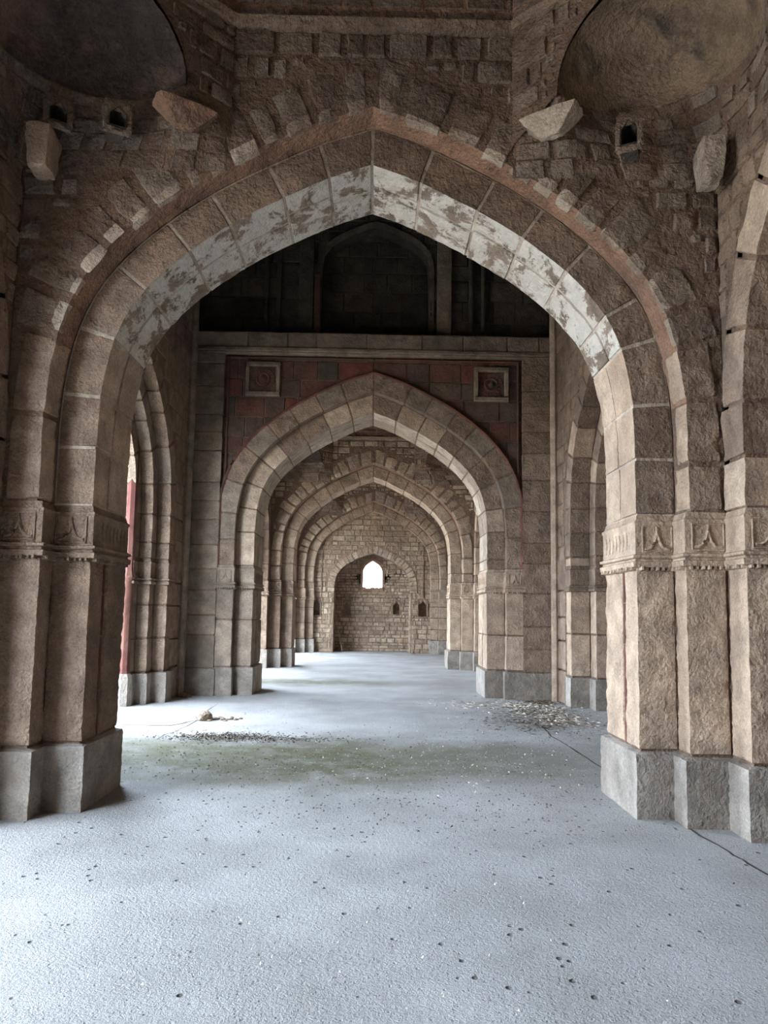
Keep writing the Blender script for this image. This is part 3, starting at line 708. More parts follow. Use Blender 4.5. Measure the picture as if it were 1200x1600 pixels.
# ---- second transverse arch: dressed stone in a red panel
FR2 = Frame((XC, 13.8, 0), (1, 0, 0), (0, 1, 0))
def second_arch():
    path = Path(2.24, crown=5.46); L = path.L
    root = empty('pointed_arch', FR2.pt(0, .3, 5.46), 'dressed pale two-ringed arch set in the dark red wall, second from the camera', 'arch')
    for nm, pts, mm in (('inner_ring', [(0, 1.26), (0, .2), (.345, .2)], (TAN, BROWN)), ('outer_ring', [(.335, .2), (.34, 0), (.66, 0), (.66, .06)], (GREY, BROWN))):
        pr = Prof(pts); f = sweep(FR2, path, pr, 2.9); r = MB()
        sheet(r, f, lin(-L, L, .12, (0,)), lin(0, pr.L, .2, pr.c), -.004, m=2)
        for sg in (-1, 1):
            us = blocks(0, L, .38, .52)
            for a, b in zip(us[:-1], us[1:]):
                u0, u1 = (a, b) if sg > 0 else (-b, -a)
                if nm == 'inner_ring':
                    stone(r, f, u0, u1, 0, .55, .01, .07, .004, gap=.004, matfn=lambda u, s_: 3)
                    stone(r, f, u0, u1, .55, pr.L, .01, .06, .004, brk=pr.c, gap=.004, matfn=lambda u, s_, c=pr.c[0], k=rnd.randrange(2): 3 if s_ < c else k)
                else: stone(r, f, u0, u1, 0, pr.L, .01, .06, .004, brk=pr.c, gap=.004, m=rnd.randrange(2))
        r.build(nm, [mm[0], mm[1], MORTAR, FOOT], root)
    hm = MB(); us = np.linspace(-L, L, 120)
    a, z, da, dz = path(us); hm.tube([FR2.pt(float(np.clip(A+.69*p, -2.87, 2.87)), -.0, Z+.69*q) for A, Z, p, q in zip(a, z, da, dz)], .032, 6)
    o = hm.build('hood_mould', [RED], root); o['label'] = 'thin dark red moulding round the ring'
    w_ = MB(); spandrel_back(w_, FR2, path, .075, 2.9, 6.6, .5, m=1)
    def keep(a, z): return path.o_of(a, z)-.42
    fill(w_, plane(FR2, .07), -2.88, 2.88, 2.4, 6.56, (.3, .42), (.35, .75), keep, h=.018, res=.09, rough=.003, gap=.003, depth=4)
    # upper wall, with a blind pointed niche
    U = Path(1.08, z0=7.0, crown=9.35, spring=8.3)
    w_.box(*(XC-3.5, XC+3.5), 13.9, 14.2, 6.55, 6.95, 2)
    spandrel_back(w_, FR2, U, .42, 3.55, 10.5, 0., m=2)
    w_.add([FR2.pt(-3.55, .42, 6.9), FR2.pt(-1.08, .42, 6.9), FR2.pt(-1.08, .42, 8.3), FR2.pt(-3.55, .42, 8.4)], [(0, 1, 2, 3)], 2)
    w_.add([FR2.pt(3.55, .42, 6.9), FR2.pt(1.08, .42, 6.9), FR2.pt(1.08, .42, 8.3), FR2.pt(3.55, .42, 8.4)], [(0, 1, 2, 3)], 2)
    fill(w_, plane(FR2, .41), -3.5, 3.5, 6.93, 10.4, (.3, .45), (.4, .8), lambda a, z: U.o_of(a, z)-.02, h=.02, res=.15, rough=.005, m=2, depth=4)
    w_.add([FR2.pt(-3.55, -.02, 6.93), FR2.pt(3.55, -.02, 6.93), FR2.pt(3.55, .8, 6.95), FR2.pt(-3.55, .8, 6.95)], [(0, 1, 2, 3)], 2)
    spandrel_back(w_, FR2, path, 1.26, 2.9, 6.5, 0., m=3)
    w_.box(XC-3.6, XC+3.6, 14.9, 15.05, 6.45, 10.5, 2)
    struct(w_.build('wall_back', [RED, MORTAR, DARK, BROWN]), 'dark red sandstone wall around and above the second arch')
    n = empty('blind_niche', FR2.pt(0, .6, 6.95), 'blackened pointed wall niche above the cornice, seen under the nearest arch', 'niche')
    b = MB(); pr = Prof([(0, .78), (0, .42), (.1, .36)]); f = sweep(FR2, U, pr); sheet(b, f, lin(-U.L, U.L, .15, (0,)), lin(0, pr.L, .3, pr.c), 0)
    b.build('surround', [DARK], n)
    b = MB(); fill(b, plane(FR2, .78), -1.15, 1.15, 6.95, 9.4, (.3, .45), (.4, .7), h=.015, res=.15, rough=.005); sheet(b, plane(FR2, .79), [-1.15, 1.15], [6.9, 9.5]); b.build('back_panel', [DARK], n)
    b = MB(); b.box(XC-1.22, XC-1.10, 14.12, 14.24, 6.95, 8.3, 0, .01); o = b.build('jamb_strip', [RED], n); o['label'] = 'dull red strip at the niche edge'
    return path
path2 = second_arch()
P2pts = [(.63, 1.26), (0, 1.26), (0, .2), (.34, .2), (.34, 0), (.635, 0), (.635, .08)]
pr = Prof(P2pts); gs = pr.s[1]+.5
pier(FR2, 2.235, 1, P2pts, 'stone_pier', 'pale stepped pier at the right foot of the second arch', mats=[TAN, TAN, BASE, MORTAR], res=.07, groove=(gs, gs+.05), motifs=(3, 5)[:1]+(4,), course=(.5, 1.1))
pier(FR2, 2.235, -1, P2pts, 'stone_pier', 'grey-brown stepped pier at the left foot of the second arch', mats=[GREY, GREY, BASE, MORTAR], res=.07, groove=(gs, gs+.05), motifs=(3, 5)[:1]+(4,), course=(.5, 1.1))
for sg, lb in ((1, 'tall flat ashlar pilaster right of the second arch, rising to the cornice'), (-1, 'tall flat ashlar pilaster left of the second arch, rising to the cornice')):
    r = empty('pilaster', FR2.pt(sg*3.18, 0, 0), lb, 'pilaster')
    pr = Prof([(0, .1), (0, -.03), (.60, -.03)]); f = leg(FR2, 2.885, sg, pr)
    b = MB(); sheet(b, f, lin(0, 6.6, .5), lin(0, pr.L, .3, pr.c), -.004, m=1)
    zs = blocks(.5, 6.55, .34, .62)
    for a, c in zip(zs[:-1], zs[1:]): stone(b, f, a, c, 0, pr.L, .012, .07, .005, brk=pr.c, gap=.004)
    b.build('shaft', [GREY if sg < 0 else BROWN, MORTAR], r)
    b = MB(); stone(b, f, -.05, .5, 0, pr.L, .03, .07, .005, brk=pr.c, gap=.002); b.build('base', [BASE], r)
    # thin corner shaft where pilaster and side wall meet
    c = MB(); x = XC+sg*3.44; c.tube([(x, 13.62, z) for z in lin(0, 10.2, .6)], .075, 8); o = c.build('angle_shaft', [GREY if sg < 0 else TAN], None)
    tag(o, 'slim round shaft in the corner beside the %s pilaster' % ('right' if sg > 0 else 'left'), 'shaft')
    p = MB(); p.tube([(XC+sg*2.80, 13.83, z) for z in lin(2.45, 6.45, .5)], .022, 6); p.tube([(XC+sg*2.80, 13.83, 6.45), (XC+sg*.02, 13.83, 6.45)], .022, 6)
    tag(p.build('panel_moulding', [RED]), 'thin raised moulding framing the %s half of the red panel' % ('right' if sg > 0 else 'left'), 'moulding')
co = MB()
us = blocks(-3.48, 3.48, .55, 1.1)
cf = plane(FR2, -.04)
for a, b in zip(us[:-1], us[1:]): stone(co, cf, a, b, 6.62, 6.93, .02, .09, .004)
sheet(co, cf, [-3.5, 3.5], [6.55, 6.93], 0, m=1)
for z0, z1, d in ((6.55, 6.62, -.09), (6.50, 6.55, -.05)): co.box(XC-3.48, XC+3.48, 13.8+d, 13.95, z0, z1, 0, .01)
co.add([FR2.pt(-3.5, -.05, 6.93), FR2.pt(3.5, -.05, 6.93), FR2.pt(3.5, .5, 6.94), FR2.pt(-3.5, .5, 6.94)], [(0, 1, 2, 3)])
tag(co.build('cornice', [GREY, MORTAR]), 'long grey stone cornice across the red wall above the second arch', 'cornice')
def rosette(fr, a, z, label, sz=.34):
    r = empty('rosette_panel', fr.pt(a, 0, z), label, 'rosette panel')
    f = MB()
    for (x0, x1, z0, z1) in ((-sz, sz, sz-.09, sz), (-sz, sz, -sz, -sz+.09), (-sz, -sz+.09, -sz+.09, sz-.09), (sz-.09, sz, -sz+.09, sz-.09)):
        stone(f, plane(fr, .03), a+x0, a+x1, z+z0, z+z1, .05, .06, .002, gap=0.001, bev=.015)
    f.build('frame', [GREY], r)
    p = MB(); stone(p, plane(fr, .09), a-sz+.07, a+sz-.07, z-sz+.07, z+sz-.07, .0, .1, .001, gap=0); p.build('back_panel', [RED], r)
    R_ = sz-.11
    ax = -fr.dx; c = fr.pt(a, .085, z)
    m_ = MB(); m_.lathe([(R_, 0), (R_, .03), (R_*.93, .045), (R_*.62, .03), (R_*.6, .055), (R_*.5, .06), (R_*.42, .03), (R_*.25, .03), (R_*.24, .065), (R_*.1, .085), (.001, .088)], c, 32, ax)
    for k in range(24):
        t = 2*math.pi*k/24; q = np.array(c)+R_*.96*(math.cos(t)*fr.ax+math.sin(t)*fr.k)+ax*.035
        m_.lathe([(.001, .012), (.016, .006), (.018, -.01)], q, 6, ax)
    for k in range(16):
        t = 2*math.pi*k/16
        m_.tube([np.array(c)+R_*q*(math.cos(t)*fr.ax+math.sin(t)*fr.k)+ax*.036 for q in (.62, .75, .88)], [.008, .014, .01], 5)
    m_.build('medallion', [RED], r)
rosette(FR2, -2.14, 6.03, 'square panel with a carved round rosette, left of the second arch tip')
rosette(FR2, 2.28, 6.0, 'square panel with a carved round rosette, right of the second arch tip')
FS = Frame((XC+3.5, 10.4, 0), (0, 1, 0), (1, 0, 0)); rosette(FS, 2.25, 6.0, 'carved rosette panel on the right side wall of the high bay')
FS = Frame((XC-3.5, 10.4, 0), (0, 1, 0), (-1, 0, 0)); rosette(FS, 2.25, 6.0, 'carved rosette panel on the left side wall of the high bay')
for sg, side in ((-1, 'left'), (1, 'right')):
    for a, wd in ((1.38, 'inner'), ):
        b = MB(); b.box(XC+sg*a-.14, XC+sg*a+.14, 14.08, 14.26, 6.95, 10.3, 0, .01)
        tag(b.build('pilaster_strip', [GREY if sg > 0 else DARK]), 'dark upright strip beside the dark niche, on its %s' % side, 'pilaster')
    for j, a in enumerate((1.92, 2.17)):
        b = empty('colonnette', FR2.pt(sg*a, .33, 6.95), 'small dark colonnette with a bulbous foot above the cornice, %s one on the %s' % (('inner', 'outer')[j], side), 'colonnette')
        q = MB(); q.lathe([(.001, 0), (.10, .0), (.12, .05), (.10, .12), (.06, .2), (.05, .24)], FR2.pt(sg*a, .33, 6.95), 12); q.build('foot', [DARK], b)
        q = MB(); q.tube([FR2.pt(sg*a, .33, z) for z in (7.15, 8, 9, 10.3)], .05, 8); q.build('shaft', [DARK], b)

# ---- third transverse arch, rough like the first
FR3 = Frame((XC, 20.53, 0), (1, 0, 0), (0, 1, 0))
transverse(FR3, '', .09, False, dict(arch='rough brown arch third from the camera, seen through the dressed one', side='middle', wall='rubble wall above the third arch'), mats=farm, ztop=6.9)
P3 = [(.63, 1.03), (0, 1.03), (0, .23), (.31, .23), (.31, 0), (.63, 0), (.63, -.31), (1.0, -.31)]
pier(FR3, 2.235, 1, P3, 'stone_pier', 'pale-edged stepped pier at the right foot of the third arch', mats=[TAN, TAN, BASE, MORTAR], res=.12, motifs=(2, 4))
pier(FR3, 2.235, -1, P3, 'stone_pier', 'dark clustered pier at the left foot of the third arch', mats=[BROWN, BROWN, BASE, MORTAR], res=.12, motifs=(2, 4))

# ---- end wall: stepped blind arch, alcove, window, niches
FR4 = Frame((XC, 27.8, 0), (1, 0, 0), (0, 1, 0))
transverse(FR4, '', .12, False, dict(arch='farthest stepped arch standing against the end wall', side='far', wall='rubble wall above the farthest arch'), mats=farm, thick=.45, ztop=6.6)
P4 = [(0, .45), (0, .23), (.31, .23), (.31, 0), (.63, 0), (.63, -.31), (1.0, -.31)]
pier(FR4, 2.235, 1, P4, 'stone_pier', 'low rough pier to the right of the end wall alcove', mats=[FAR, FAR, BASE, MORTAR], res=.14, detail=False, course=(.4, .6))
pier(FR4, 2.235, -1, P4, 'stone_pier', 'low rough pier to the left of the end wall alcove', mats=[FAR, FAR, BASE, MORTAR], res=.14, detail=False, course=(.4, .6))
FE = Frame((XC, 28.25, 0), (1, 0, 0), (0, 1, 0)); ADP = 1.15
def holes_sheet(mb, fr, d, a0, a1, z0, z1, holes, m):
    holes = [h for h in holes if h[0] > a0-.001 and h[1] < a1+.001]
    xs = sorted({a0, a1, *[h[0] for h in holes], *[h[1] for h in holes]}); zs = sorted({z0, z1, *[h[2] for h in holes], *[h[3] for h in holes]})
    for x, x2 in zip(xs[:-1], xs[1:]):
        for z, z2 in zip(zs[:-1], zs[1:]):
            cx, cz = (x+x2)/2, (z+z2)/2
            if any(h[0] < cx < h[1] and h[2] < cz < h[3] for h in holes): continue
            mb.add([fr.pt(x, d, z), fr.pt(x2, d, z), fr.pt(x2, d, z2), fr.pt(x, d, z2)], [(0, 1, 2, 3)], m)
def in_holes(a, z, holes): return -1 if any(h[0]-.01 < a < h[1]+.01 and h[2]-.01 < z < h[3]+.01 for h in holes) else 1
al = Path(1.48, z0=2.3, crown=3.86, spring=2.3)
ew = MB(); NH = [(-2.26, -2.0, 1.42, 2.02), (1.80, 2.10, 1.42, 2.02)]
spandrel_back(ew, FE, al, .004, 2.26, 5.6, .0, m=1)
holes_sheet(ew, FE, .004, -2.26, -1.48, -.05, 2.3, NH, 1); holes_sheet(ew, FE, .004, 1.48, 2.26, -.05, 2.3, NH, 1)
def kp(a, z):
    if z < 2.3 and abs(a) < 1.5: return -1
    if in_holes(a, z, NH) < 0: return -1
    return al.o_of(a, z)-.26 if z > 2.3 else 1
fill(ew, plane(FE), -2.26, 2.26, 0, 5.5, (.14, .24), (.2, .5), kp, h=.02, res=.12, rough=.008, gap=.01, wob=.01, depth=3)
prr = Prof([(0, .3), (0, 0), (.26, 0)]); fa = sweep(FE, al, prr)
for sg in (-1, 1):
    us = blocks(0, al.L, .14, .22)
    for a, b in zip(us[:-1], us[1:]):
        u0, u1 = (a, b) if sg > 0 else (-b, -a); stone(ew, fa, u0, u1, 0, prr.L, .02, .1, .006, brk=prr.c, gap=.008)
    ew.box(XC+sg*1.95-.012, XC+sg*1.95+.012, 28.20, 28.26, 2.1, 5.2, 1)
sheet(ew, fa, lin(-al.L, al.L, .2, (0,)), lin(0, prr.L, .3, prr.c), 0, m=1)
# alcove sides, vault and back
sd = Prof([(0, ADP), (0, .3)]); sheet(ew, sweep(FE, al, sd), lin(-al.L, al.L, .2, (0,)), [0, ADP-.3], 0, m=1)
for sg in (-1, 1):
    lf = leg(FE, 1.48, sg, Prof([(0, ADP), (0, 0)])); sheet(ew, lf, [-.05, 2.35], [0, ADP], 0, m=1)
    fill(ew, lf, 0, 2.3, 0, ADP, (.3, .5), (.2, .3), h=.02, res=.12, rough=.008)
W_ = Path(.39, z0=2.5, crown=3.6, spring=3.05)
bh = [(-1.12, -.90, 1.45, 1.95), (.85, 1.10, 1.48, 1.98)]
spandrel_back(ew, FE, W_, ADP, 1.55, 3.95, 0, m=1)
holes_sheet(ew, FE, ADP, -1.55, 1.55, -.05, 2.5, bh, 1)
for sg in (-1, 1): ew.add([FE.pt(sg*.39, ADP, 2.5), FE.pt(sg*1.55, ADP, 2.5), FE.pt(sg*1.55, ADP, 3.06), FE.pt(sg*.39, ADP, 3.06)], [(0, 1, 2, 3)], 1)
def kb(a, z):
    if in_holes(a, z, bh) < 0: return -1
    return W_.o_of(a, z)-.1 if z > 2.5 else 1
fill(ew, plane(FE, ADP), -1.5, 1.5, 0, 3.9, (.10, .2), (.12, .4), kb, h=.025, res=.1, rough=.01, gap=.012, wob=.015, depth=3)
struct(ew.build('wall_far', [RUBL, MORTL]), 'rubble end wall with an arched alcove and small window')
wi = MB(); wp = Prof([(0, .9), (0, 0), (.09, -.01)]); 
f = sweep(Frame((XC, 28.25+ADP, 0), (1, 0, 0), (0, 1, 0)), W_, wp); sheet(wi, f, lin(-W_.L, W_.L, .1, (0,)), lin(0, wp.L, .2, wp.c), 0, .01)
for k in range(5): wi.box(XC-.42+k*.17, XC-.42+(k+1)*.17-.01, 29.32, 30.3, 2.40+rnd.uniform(-.02, .02), 2.5+rnd.uniform(-.01, .05), 0, .015)
struct(wi.build('window_1', [PLASTER]), 'small pointed window glaring white in the end alcove', 'window')
def niche(fr, d, h, label, dep=.22):
    r = MB(); a0, a1, z0, z1 = h; am = (a0+a1)/2; zs = z0+(z1-z0)*.7
    out = [(a0, z0), (a1, z0), (a1, zs), (am, z1), (a0, zs)]
    P = [fr.pt(a, d-.01, z) for a, z in out]+[fr.pt(a, d+dep, z) for a, z in out]
    n = 5; r.add(P, [(i, (i+1) % n, n+(i+1) % n, n+i) for i in range(n)]+[tuple(range(n, 2*n))])
    for (a, s_) in ((a0, 1), (a1, -1)):
        r.add([fr.pt(a, d-.01, zs), fr.pt(am, d-.01, z1), fr.pt(a, d-.01, z1)], [(0, 1, 2)])
    fo = plane(fr, d)
    for (x0, x1, y0, y1) in ((a0-.06, a0, z0-.05, z1+.05), (a1, a1+.06, z0-.05, z1+.05), (a0, a1, z1, z1+.06), (a0, a1, z0-.06, z0)):
        stone(r, fo, x0, x1, y0, y1, .035, .1, .004, gap=.002)
    tag(r.build('lamp_niche', [BROWN]), label, 'niche')
niche(FE, 0, NH[0], 'small pointed wall niche left of the alcove'); niche(FE, 0, NH[1], 'small pointed wall niche right of the alcove')
niche(FE, ADP, bh[0], 'dim little niche inside the alcove, below the window on its left'); niche(FE, ADP, bh[1], 'broken little niche inside the alcove, below the window on its right')
b = MB(); b.tube([(-1.50, 29.2, 1.35), (-1.36, 28.9, .7), (-1.20, 28.6, .02)], .022, 6)
tag(b.build('wooden_stick', [FOOT]), 'thin pale stick leaning in the dark left corner of the alcove', 'stick')

# ---- vaults
cm = dict(bowl=DOME, bowl_l=DOMEL, chamfer=RUBBLE, corbel=RUBBLE, drum=RUBBLE, dome=PLASTER)
def vl(t, near=False):
    d = dict(ceil='octagonal cornice and dome over the %s bay' % t)
    for sx, a in ((-1, 'left'), (1, 'right')):
        for q, b_ in ((1, 'far'), (-1, 'near')):
            d[(sx, q)] = ('half-dome corner squinch above the nearest arch, ' + ('sooty red-brown, on the left' if a == 'left' else 'pale mottled plaster, on the right')) if near and q == 1 else 'corner squinch, %s %s corner of the %s bay' % (b_, a, t)
    return d
vault(BAYS[1], 2.87, 5.74, .04, True, cm, vl('near', True))
vault(BAYS[3], 2.87, 5.74, .2, False, cm, vl('third')); vault(BAYS[4], 2.87, 5.74, .2, False, cm, vl('farthest'))
vault(BAYS[0], 2.87, 5.74, .25, False, cm, vl('rear'))
# high middle bay closed by a dome on flat panels
hd = MB()
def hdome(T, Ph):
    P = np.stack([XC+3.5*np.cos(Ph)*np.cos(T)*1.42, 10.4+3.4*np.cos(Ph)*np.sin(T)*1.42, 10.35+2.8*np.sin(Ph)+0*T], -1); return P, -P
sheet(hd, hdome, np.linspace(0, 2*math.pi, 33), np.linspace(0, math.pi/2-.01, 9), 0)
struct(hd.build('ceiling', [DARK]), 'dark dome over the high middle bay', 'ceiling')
# unseen shell added against sun leaks: roof, parapets, right-hand outer wall, end walls
ro = MB()
ro.box(-5.6, 5.4, -8.2, 7.0, 9.4, 9.9); ro.box(-5.6, 5.4, 6.9, 15.2, 13.3, 13.8); ro.box(-5.6, 5.4, 15.1, 31.5, 9.4, 9.9)
struct(ro.build('roof', [BROWN]), 'unseen flat roof slab added over the aisle to stop sun leaks', 'roof')
sh = MB()
sh.box(5.1, 5.5, -8.2, 31.5, -.5, 13.6); sh.box(-5.7, -5.4, -8.2, 31.5, 7.4, 13.6)
sh.box(-5.5, 5.3, -8.3, -8.0, -.5, 9.5); sh.box(-5.5, XC-1.6, 30.02, 30.4, -.5, 9.5); sh.box(XC+1.6, 5.3, 30.02, 30.4, -.5, 9.5); sh.box(XC-1.7, XC+1.7, 30.02, 30.4, 3.9, 9.5)
sh.box(XC-1.7, XC-.5, 30.1, 30.4, -.3, 3.95); sh.box(XC+.5, XC+1.7, 30.1, 30.4, -.3, 3.95); sh.box(XC-1.7, XC+1.7, 30.1, 30.4, -.5, 2.35); sh.box(-3.6, 3.5, 28.3, 28.5, 5.5, 9.4); sh.box(XC+2.3, 5.2, 28.3, 28.5, -.1, 6); sh.box(-5.5, XC-2.3, 28.3, 28.5, -.1, 6)
for y in (7.0, 15.05): sh.box(-5.6, 5.4, y-.05, y+.05, 10.2 if y < 8 else 6.6, 13.6)
# solid masonry of the cross walls beyond the piers
for y0, y1 in ((-1.0, .28), (6.1, 6.95), (14.0, 15.0), (20.9, 21.5)):
    for x0, x1 in ((-5.0, XC-3.9), (XC+3.9, 5.2)): sh.box(x0, x1, y0, y1, -.1, 9.4)
struct(sh.build('wall_outer', [BROWN]), 'plain unseen outer walls added to close the building against sun')
# arch the camera stands under
FR0 = Frame((XC, -1.0, 0), (1, 0, 0), (0, 1, 0))
P0_ = Path(2.24); a0 = MB(); pr = Prof([(0, 1.28), (0, 0)]); sheet(a0, sweep(FR0, P0_, pr), lin(-P0_.L, P0_.L, .2, (0,)), [0, 1.28], 0)
for d in (0, 1.28): spandrel_back(a0, FR0, P0_, d, 2.95, 6.5, 0)
for sg in (-1, 1):
    xa, xb = sorted((XC+sg*2.24, XC+sg*3.9)); a0.box(xa, xb, -1.0, .28, -.05, 2.45); a0.box(xa, xb, -1.0, .28, -.05, .5)
struct(a0.build('wall_rear', [BROWN]), 'cross wall and arch overhead behind the camera')

# ---- projecting stones at the squinches
def block_thing(name, c, sz, rot, label, cat, m, taper=.7, group=None):
    b = MB(); x, y, z = sz
    us = np.linspace(-1, 1, 7)
    import bmesh
    bm = bmesh.new(); bmesh.ops.create_cube(bm, size=2); bmesh.ops.subdivide_edges(bm, edges=bm.edges[:], cuts=5, use_grid_fill=True)
    for v in bm.verts:
        p = v.co.copy(); L_ = max(abs(p.x), abs(p.y), abs(p.z)); s_ = p.normalized()*1.25; p = p.lerp(s_, .18)
        k = 1-(1-taper)*(1-p.z)/2
        q = Vector((p.x*x/2*k, p.y*y/2*k, p.z*z/2)); q += Vector([.012*float(vnoise(np.array(v.co)+i*7+c[0], 2.2, i)) for i in range(3)])
        q.rotate(Matrix.Rotation(rot, 3, 'Z')); v.co = q
    bm.verts.index_update()
    b.add([(v.co.x+c[0], v.co.y+c[1], v.co.z+c[2]) for v in bm.verts], [[v.index for v in f.verts] for f in bm.faces]); bm.free()
    r = b.build(name, [m]); return tag(r, label, cat, group)
for sg, lb, m_ in ((-1, 'pinkish wedge-shaped corbel stone under the left squinch pier, above the nearest arch', PLASTER), (1, 'pale wedge-shaped corbel stone under the right squinch pier, above the nearest arch', FOOT)):
    block_thing('corbel_stone', (XC+sg*1.44-(.06 if sg < 0 else 0), 5.54, 5.50), (.50, .24, .17), sg*-.6, lb, 'corbel', m_, .3)
block_thing('stone_bracket', (-2.66, 5.47, 5.14), (.19, .30, .33), .1, 'pale projecting bracket stone high at the left corner, below the squinch', 'bracket', TAN, .75)
block_thing('stone_bracket', (2.60, 5.47, 5.16), (.17, .30, .33), -.1, 'pale projecting bracket stone high at the right corner, below the squinch', 'bracket', FOOT, .75)
# small dark pointed hole in the right corbelling, built as a recess box
def hole(P, w_, h, label, rot):
    b = MB(); fr = Frame(P, (math.cos(rot), math.sin(rot), 0), (-math.sin(rot), math.cos(rot), 0))
    out = [(-w_, 0), (w_, 0), (w_, h*.6), (0, h), (-w_, h*.6)]
    b.add([fr.pt(a, 0, z) for a, z in out]+[fr.pt(a, .25, z) for a, z in out], [(i, (i+1) % 5, 5+(i+1) % 5, 5+i) for i in range(5)]+[(5, 6, 7, 8, 9)])
    for (a, q, c, d) in ((-w_-.05, -w_, -.03, h), (w_, w_+.05, -.03, h), (-w_-.04, w_+.04, h*.8, h+.06), (-w_-.04, w_+.04, -.06, 0)):
        stone(b, plane(fr), a, q, c, d, -.005, .03, .01, gap=0, m=1)
    tag(b.build('putlog_hole', [DARK, RUBBLE]), label, 'hole')
hole((1.93, 5.38, 5.27), .055, .20, 'small black pointed hole in the stones under the right squinch', -.45)
hole((-2.06, 5.40, 5.33), .06, .16, 'small black square hole in the stones under the left squinch, nearer the arch', .45)
hole((-2.52, 5.40, 5.36), .06, .16, 'small black hole beside the left bracket stone', .6)

# ---- things lying on the floor
crk = [(2.44, 11.2), (2.36, 9.8), (2.39, 8.3), (2.42, 7.4)]
def dense(pts, amp=.02, n=5):
    o = []
    for a, b in zip(pts[:-1], pts[1:]): o += jag(a, b, n, amp)[:-1]
    return o+[pts[-1]]
for nm, pts, wd, lb in (('floor_crack', dense([(2.44, 11.2), (2.36, 9.8), (2.39, 8.3), (2.42, 7.3)]), .012, 'dark straight joint in the floor behind the right near pier'),
                    ('floor_crack', dense([(2.40, 5.75), (2.43, 5.25), (2.46, 4.9), (2.52, 4.3)], .015), .010, 'dark joint in the floor running from the right near pier to the frame edge'),
                    ('floor_crack', dense([(-3.5, 10.25), (-2.75, 10.2), (-2.55, 10.65), (-2.4, 10.8)], .02), .022, 'dark crack in the bright floor leading to the broken heap'),
                    ('floor_crack', dense([(-2.62, 9.2), (-2.5, 10.2), (-2.6, 12.6)], .03), .008, 'fine long crack in the floor past the broken heap')):
    tag(flatline(nm, pts, wd), lb, 'crack')
def lump(name, c, r, label, m, cat='stone', group=None, fl_=.6):
    import bmesh
    bm = bmesh.new(); bmesh.ops.create_icosphere(bm, subdivisions=2, radius=1)
    b = MB(); q = rnd.random()*9
    V = np.array([v.co[:] for v in bm.verts]); V = V*(1+.35*vnoise(V+q*5, 1.3, 3))[:, None]
    V = V*np.array((r, r*.8, r*fl_)); V[:, 2] -= V[:, 2].min()+.0; V += np.array(c)
    b.add(V, [[v.index for v in f.verts] for f in bm.faces]); bm.free()
    return tag(b.build(name, [m], smooth=False), label, cat, group)
lump('broken_stone', (-2.42, 10.75, -.02), .12, 'dark broken lump at the end of the floor crack', BROWN)
for i, (dx, dy, r) in enumerate(((.16, .08, .055), (.27, .02, .05), (.36, .1, .06), (.2, .2, .045), (.45, .05, .04), (.33, -.07, .035), (.1, -.08, .04), (.5, .16, .04))):
    lump('plaster_crumb', (-2.42+dx, 10.75+dy, -.01), r, 'pale pinkish plaster crumb scattered beside the dark broken lump', FOOT, 'crumb', 'plaster crumbs beside the broken lump', .45)
for i, (dx, r) in enumerate(((0, .07), (.12, .05))):
    lump('loose_stone', (-3.42+dx, 13.5-dx*.5, -.01), r, ('larger', 'smaller')[i]+' pale loose stone at the foot of the left pilaster', FOOT)
def litter(name, label, spots, n, L_=(.02, .06), m=None, seed=3):
    r = random.Random(seed); b = MB()
    for k in range(n):
        cx, cy_, sx, sy_ = r.choice(spots); x, y = r.gauss(cx, sx), r.gauss(cy_, sy_)
        if abs(x-XC) > 2.1 and (5.4 < y < 7.2): continue
        l, a, w_ = r.uniform(*L_), r.uniform(0, 6.28), r.uniform(.002, .006)
        dx, dy = math.cos(a)*l/2, math.sin(a)*l/2; px, py = -math.sin(a)*w_, math.cos(a)*w_
        z = .012+.006*r.random(); z2 = z+r.uniform(0, .016)
        b.add([(x-dx, y-dy, z), (x+px, y+py, z2), (x+dx, y+dy, z), (x-px, y-py, z+.002)], [(0, 1, 2, 3)])
    return tag(b.build(name, [m]), label, 'litter', kind='stuff')
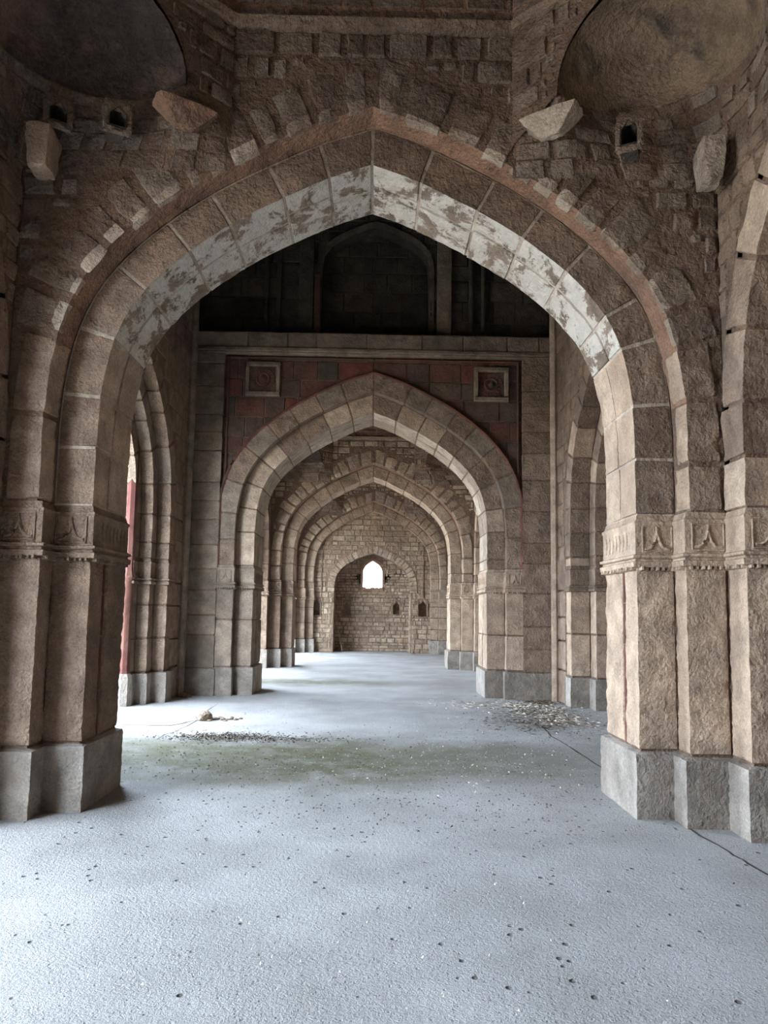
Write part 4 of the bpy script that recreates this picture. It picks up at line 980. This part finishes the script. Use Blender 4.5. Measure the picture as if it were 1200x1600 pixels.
LEAFD = mat('dry_leaf_dark', [(.10, .08, .06), (.16, .13, .10)], bump=.1, speck=.1); STRAW = mat('dry_straw', [(.62, .58, .52), (.45, .40, .33)], bump=.1, speck=.1)
litter('leaf_litter', 'brown crumbled leaves heaped in a strip on the floor beyond the left near pier', [(-1.75, 9.35, .45, .15), (-1.3, 9.2, .5, .12), (-1.9, 9.3, .3, .2)], 2200, (.02, .045), LEAFD)
litter('straw_bits', 'pale bits of straw strewn over the shaded floor beyond the nearest arch', [(-1.2, 8.6, 1.2, .8), (.8, 8.4, 1.1, 1.0), (1.8, 9.6, .8, 1.3), (0, 7.5, 1.3, .4)], 900, (.01, .03), STRAW, 5)
litter('dark_bits', 'dark bits of leaf strewn over the floor under and beyond the nearest arch', [(-1.0, 7.9, 1.2, .7), (1.2, 8.2, 1.0, 1.2), (2.2, 11.0, .6, 1.2), (.4, 6.2, 1.2, .6)], 2400, (.012, .03), LEAFD, 6)
litter('swept_leaves', 'dry leaves and twigs drifted along the foot of the right wall beyond the arch', [(2.7, 12.3, .35, .7), (2.9, 11.3, .2, .5), (2.2, 12.8, .6, .3)], 1500, (.03, .11), STRAW, 8)
litter('swept_twigs', 'dark twigs and leaves drifted along the foot of the right wall beyond the arch', [(2.7, 12.1, .35, .8), (3.0, 13.3, .12, .12), (2.4, 11.0, .4, .6)], 2200, (.03, .12), LEAFD, 9)
litter('dust_grains', 'fine pale grit and straw on the foreground floor', [(-.3, 3.4, .5, .25), (0, 4.2, 1.2, .5)], 260, (.006, .016), STRAW, 12)

rc = empty('red_colonnette', (-4.06, 12.16, 0), 'red sandstone shaft in the left side arch, beside the bright slit of the court', 'colonnette')
q = MB(); q.lathe([(.11, .5), (.09, .56), (.09, 2.02), (.12, 2.06), (.12, 2.12), (.09, 2.2), (.09, 4.6), (.001, 4.62)], (-4.06, 12.16, 0), 8); q.build('shaft', [REDP], rc)
q = MB(); q.lathe([(.14, -.05), (.14, .46), (.11, .52), (.001, .52)], (-4.06, 12.16, 0), 8); q.build('base', [BASE], rc)
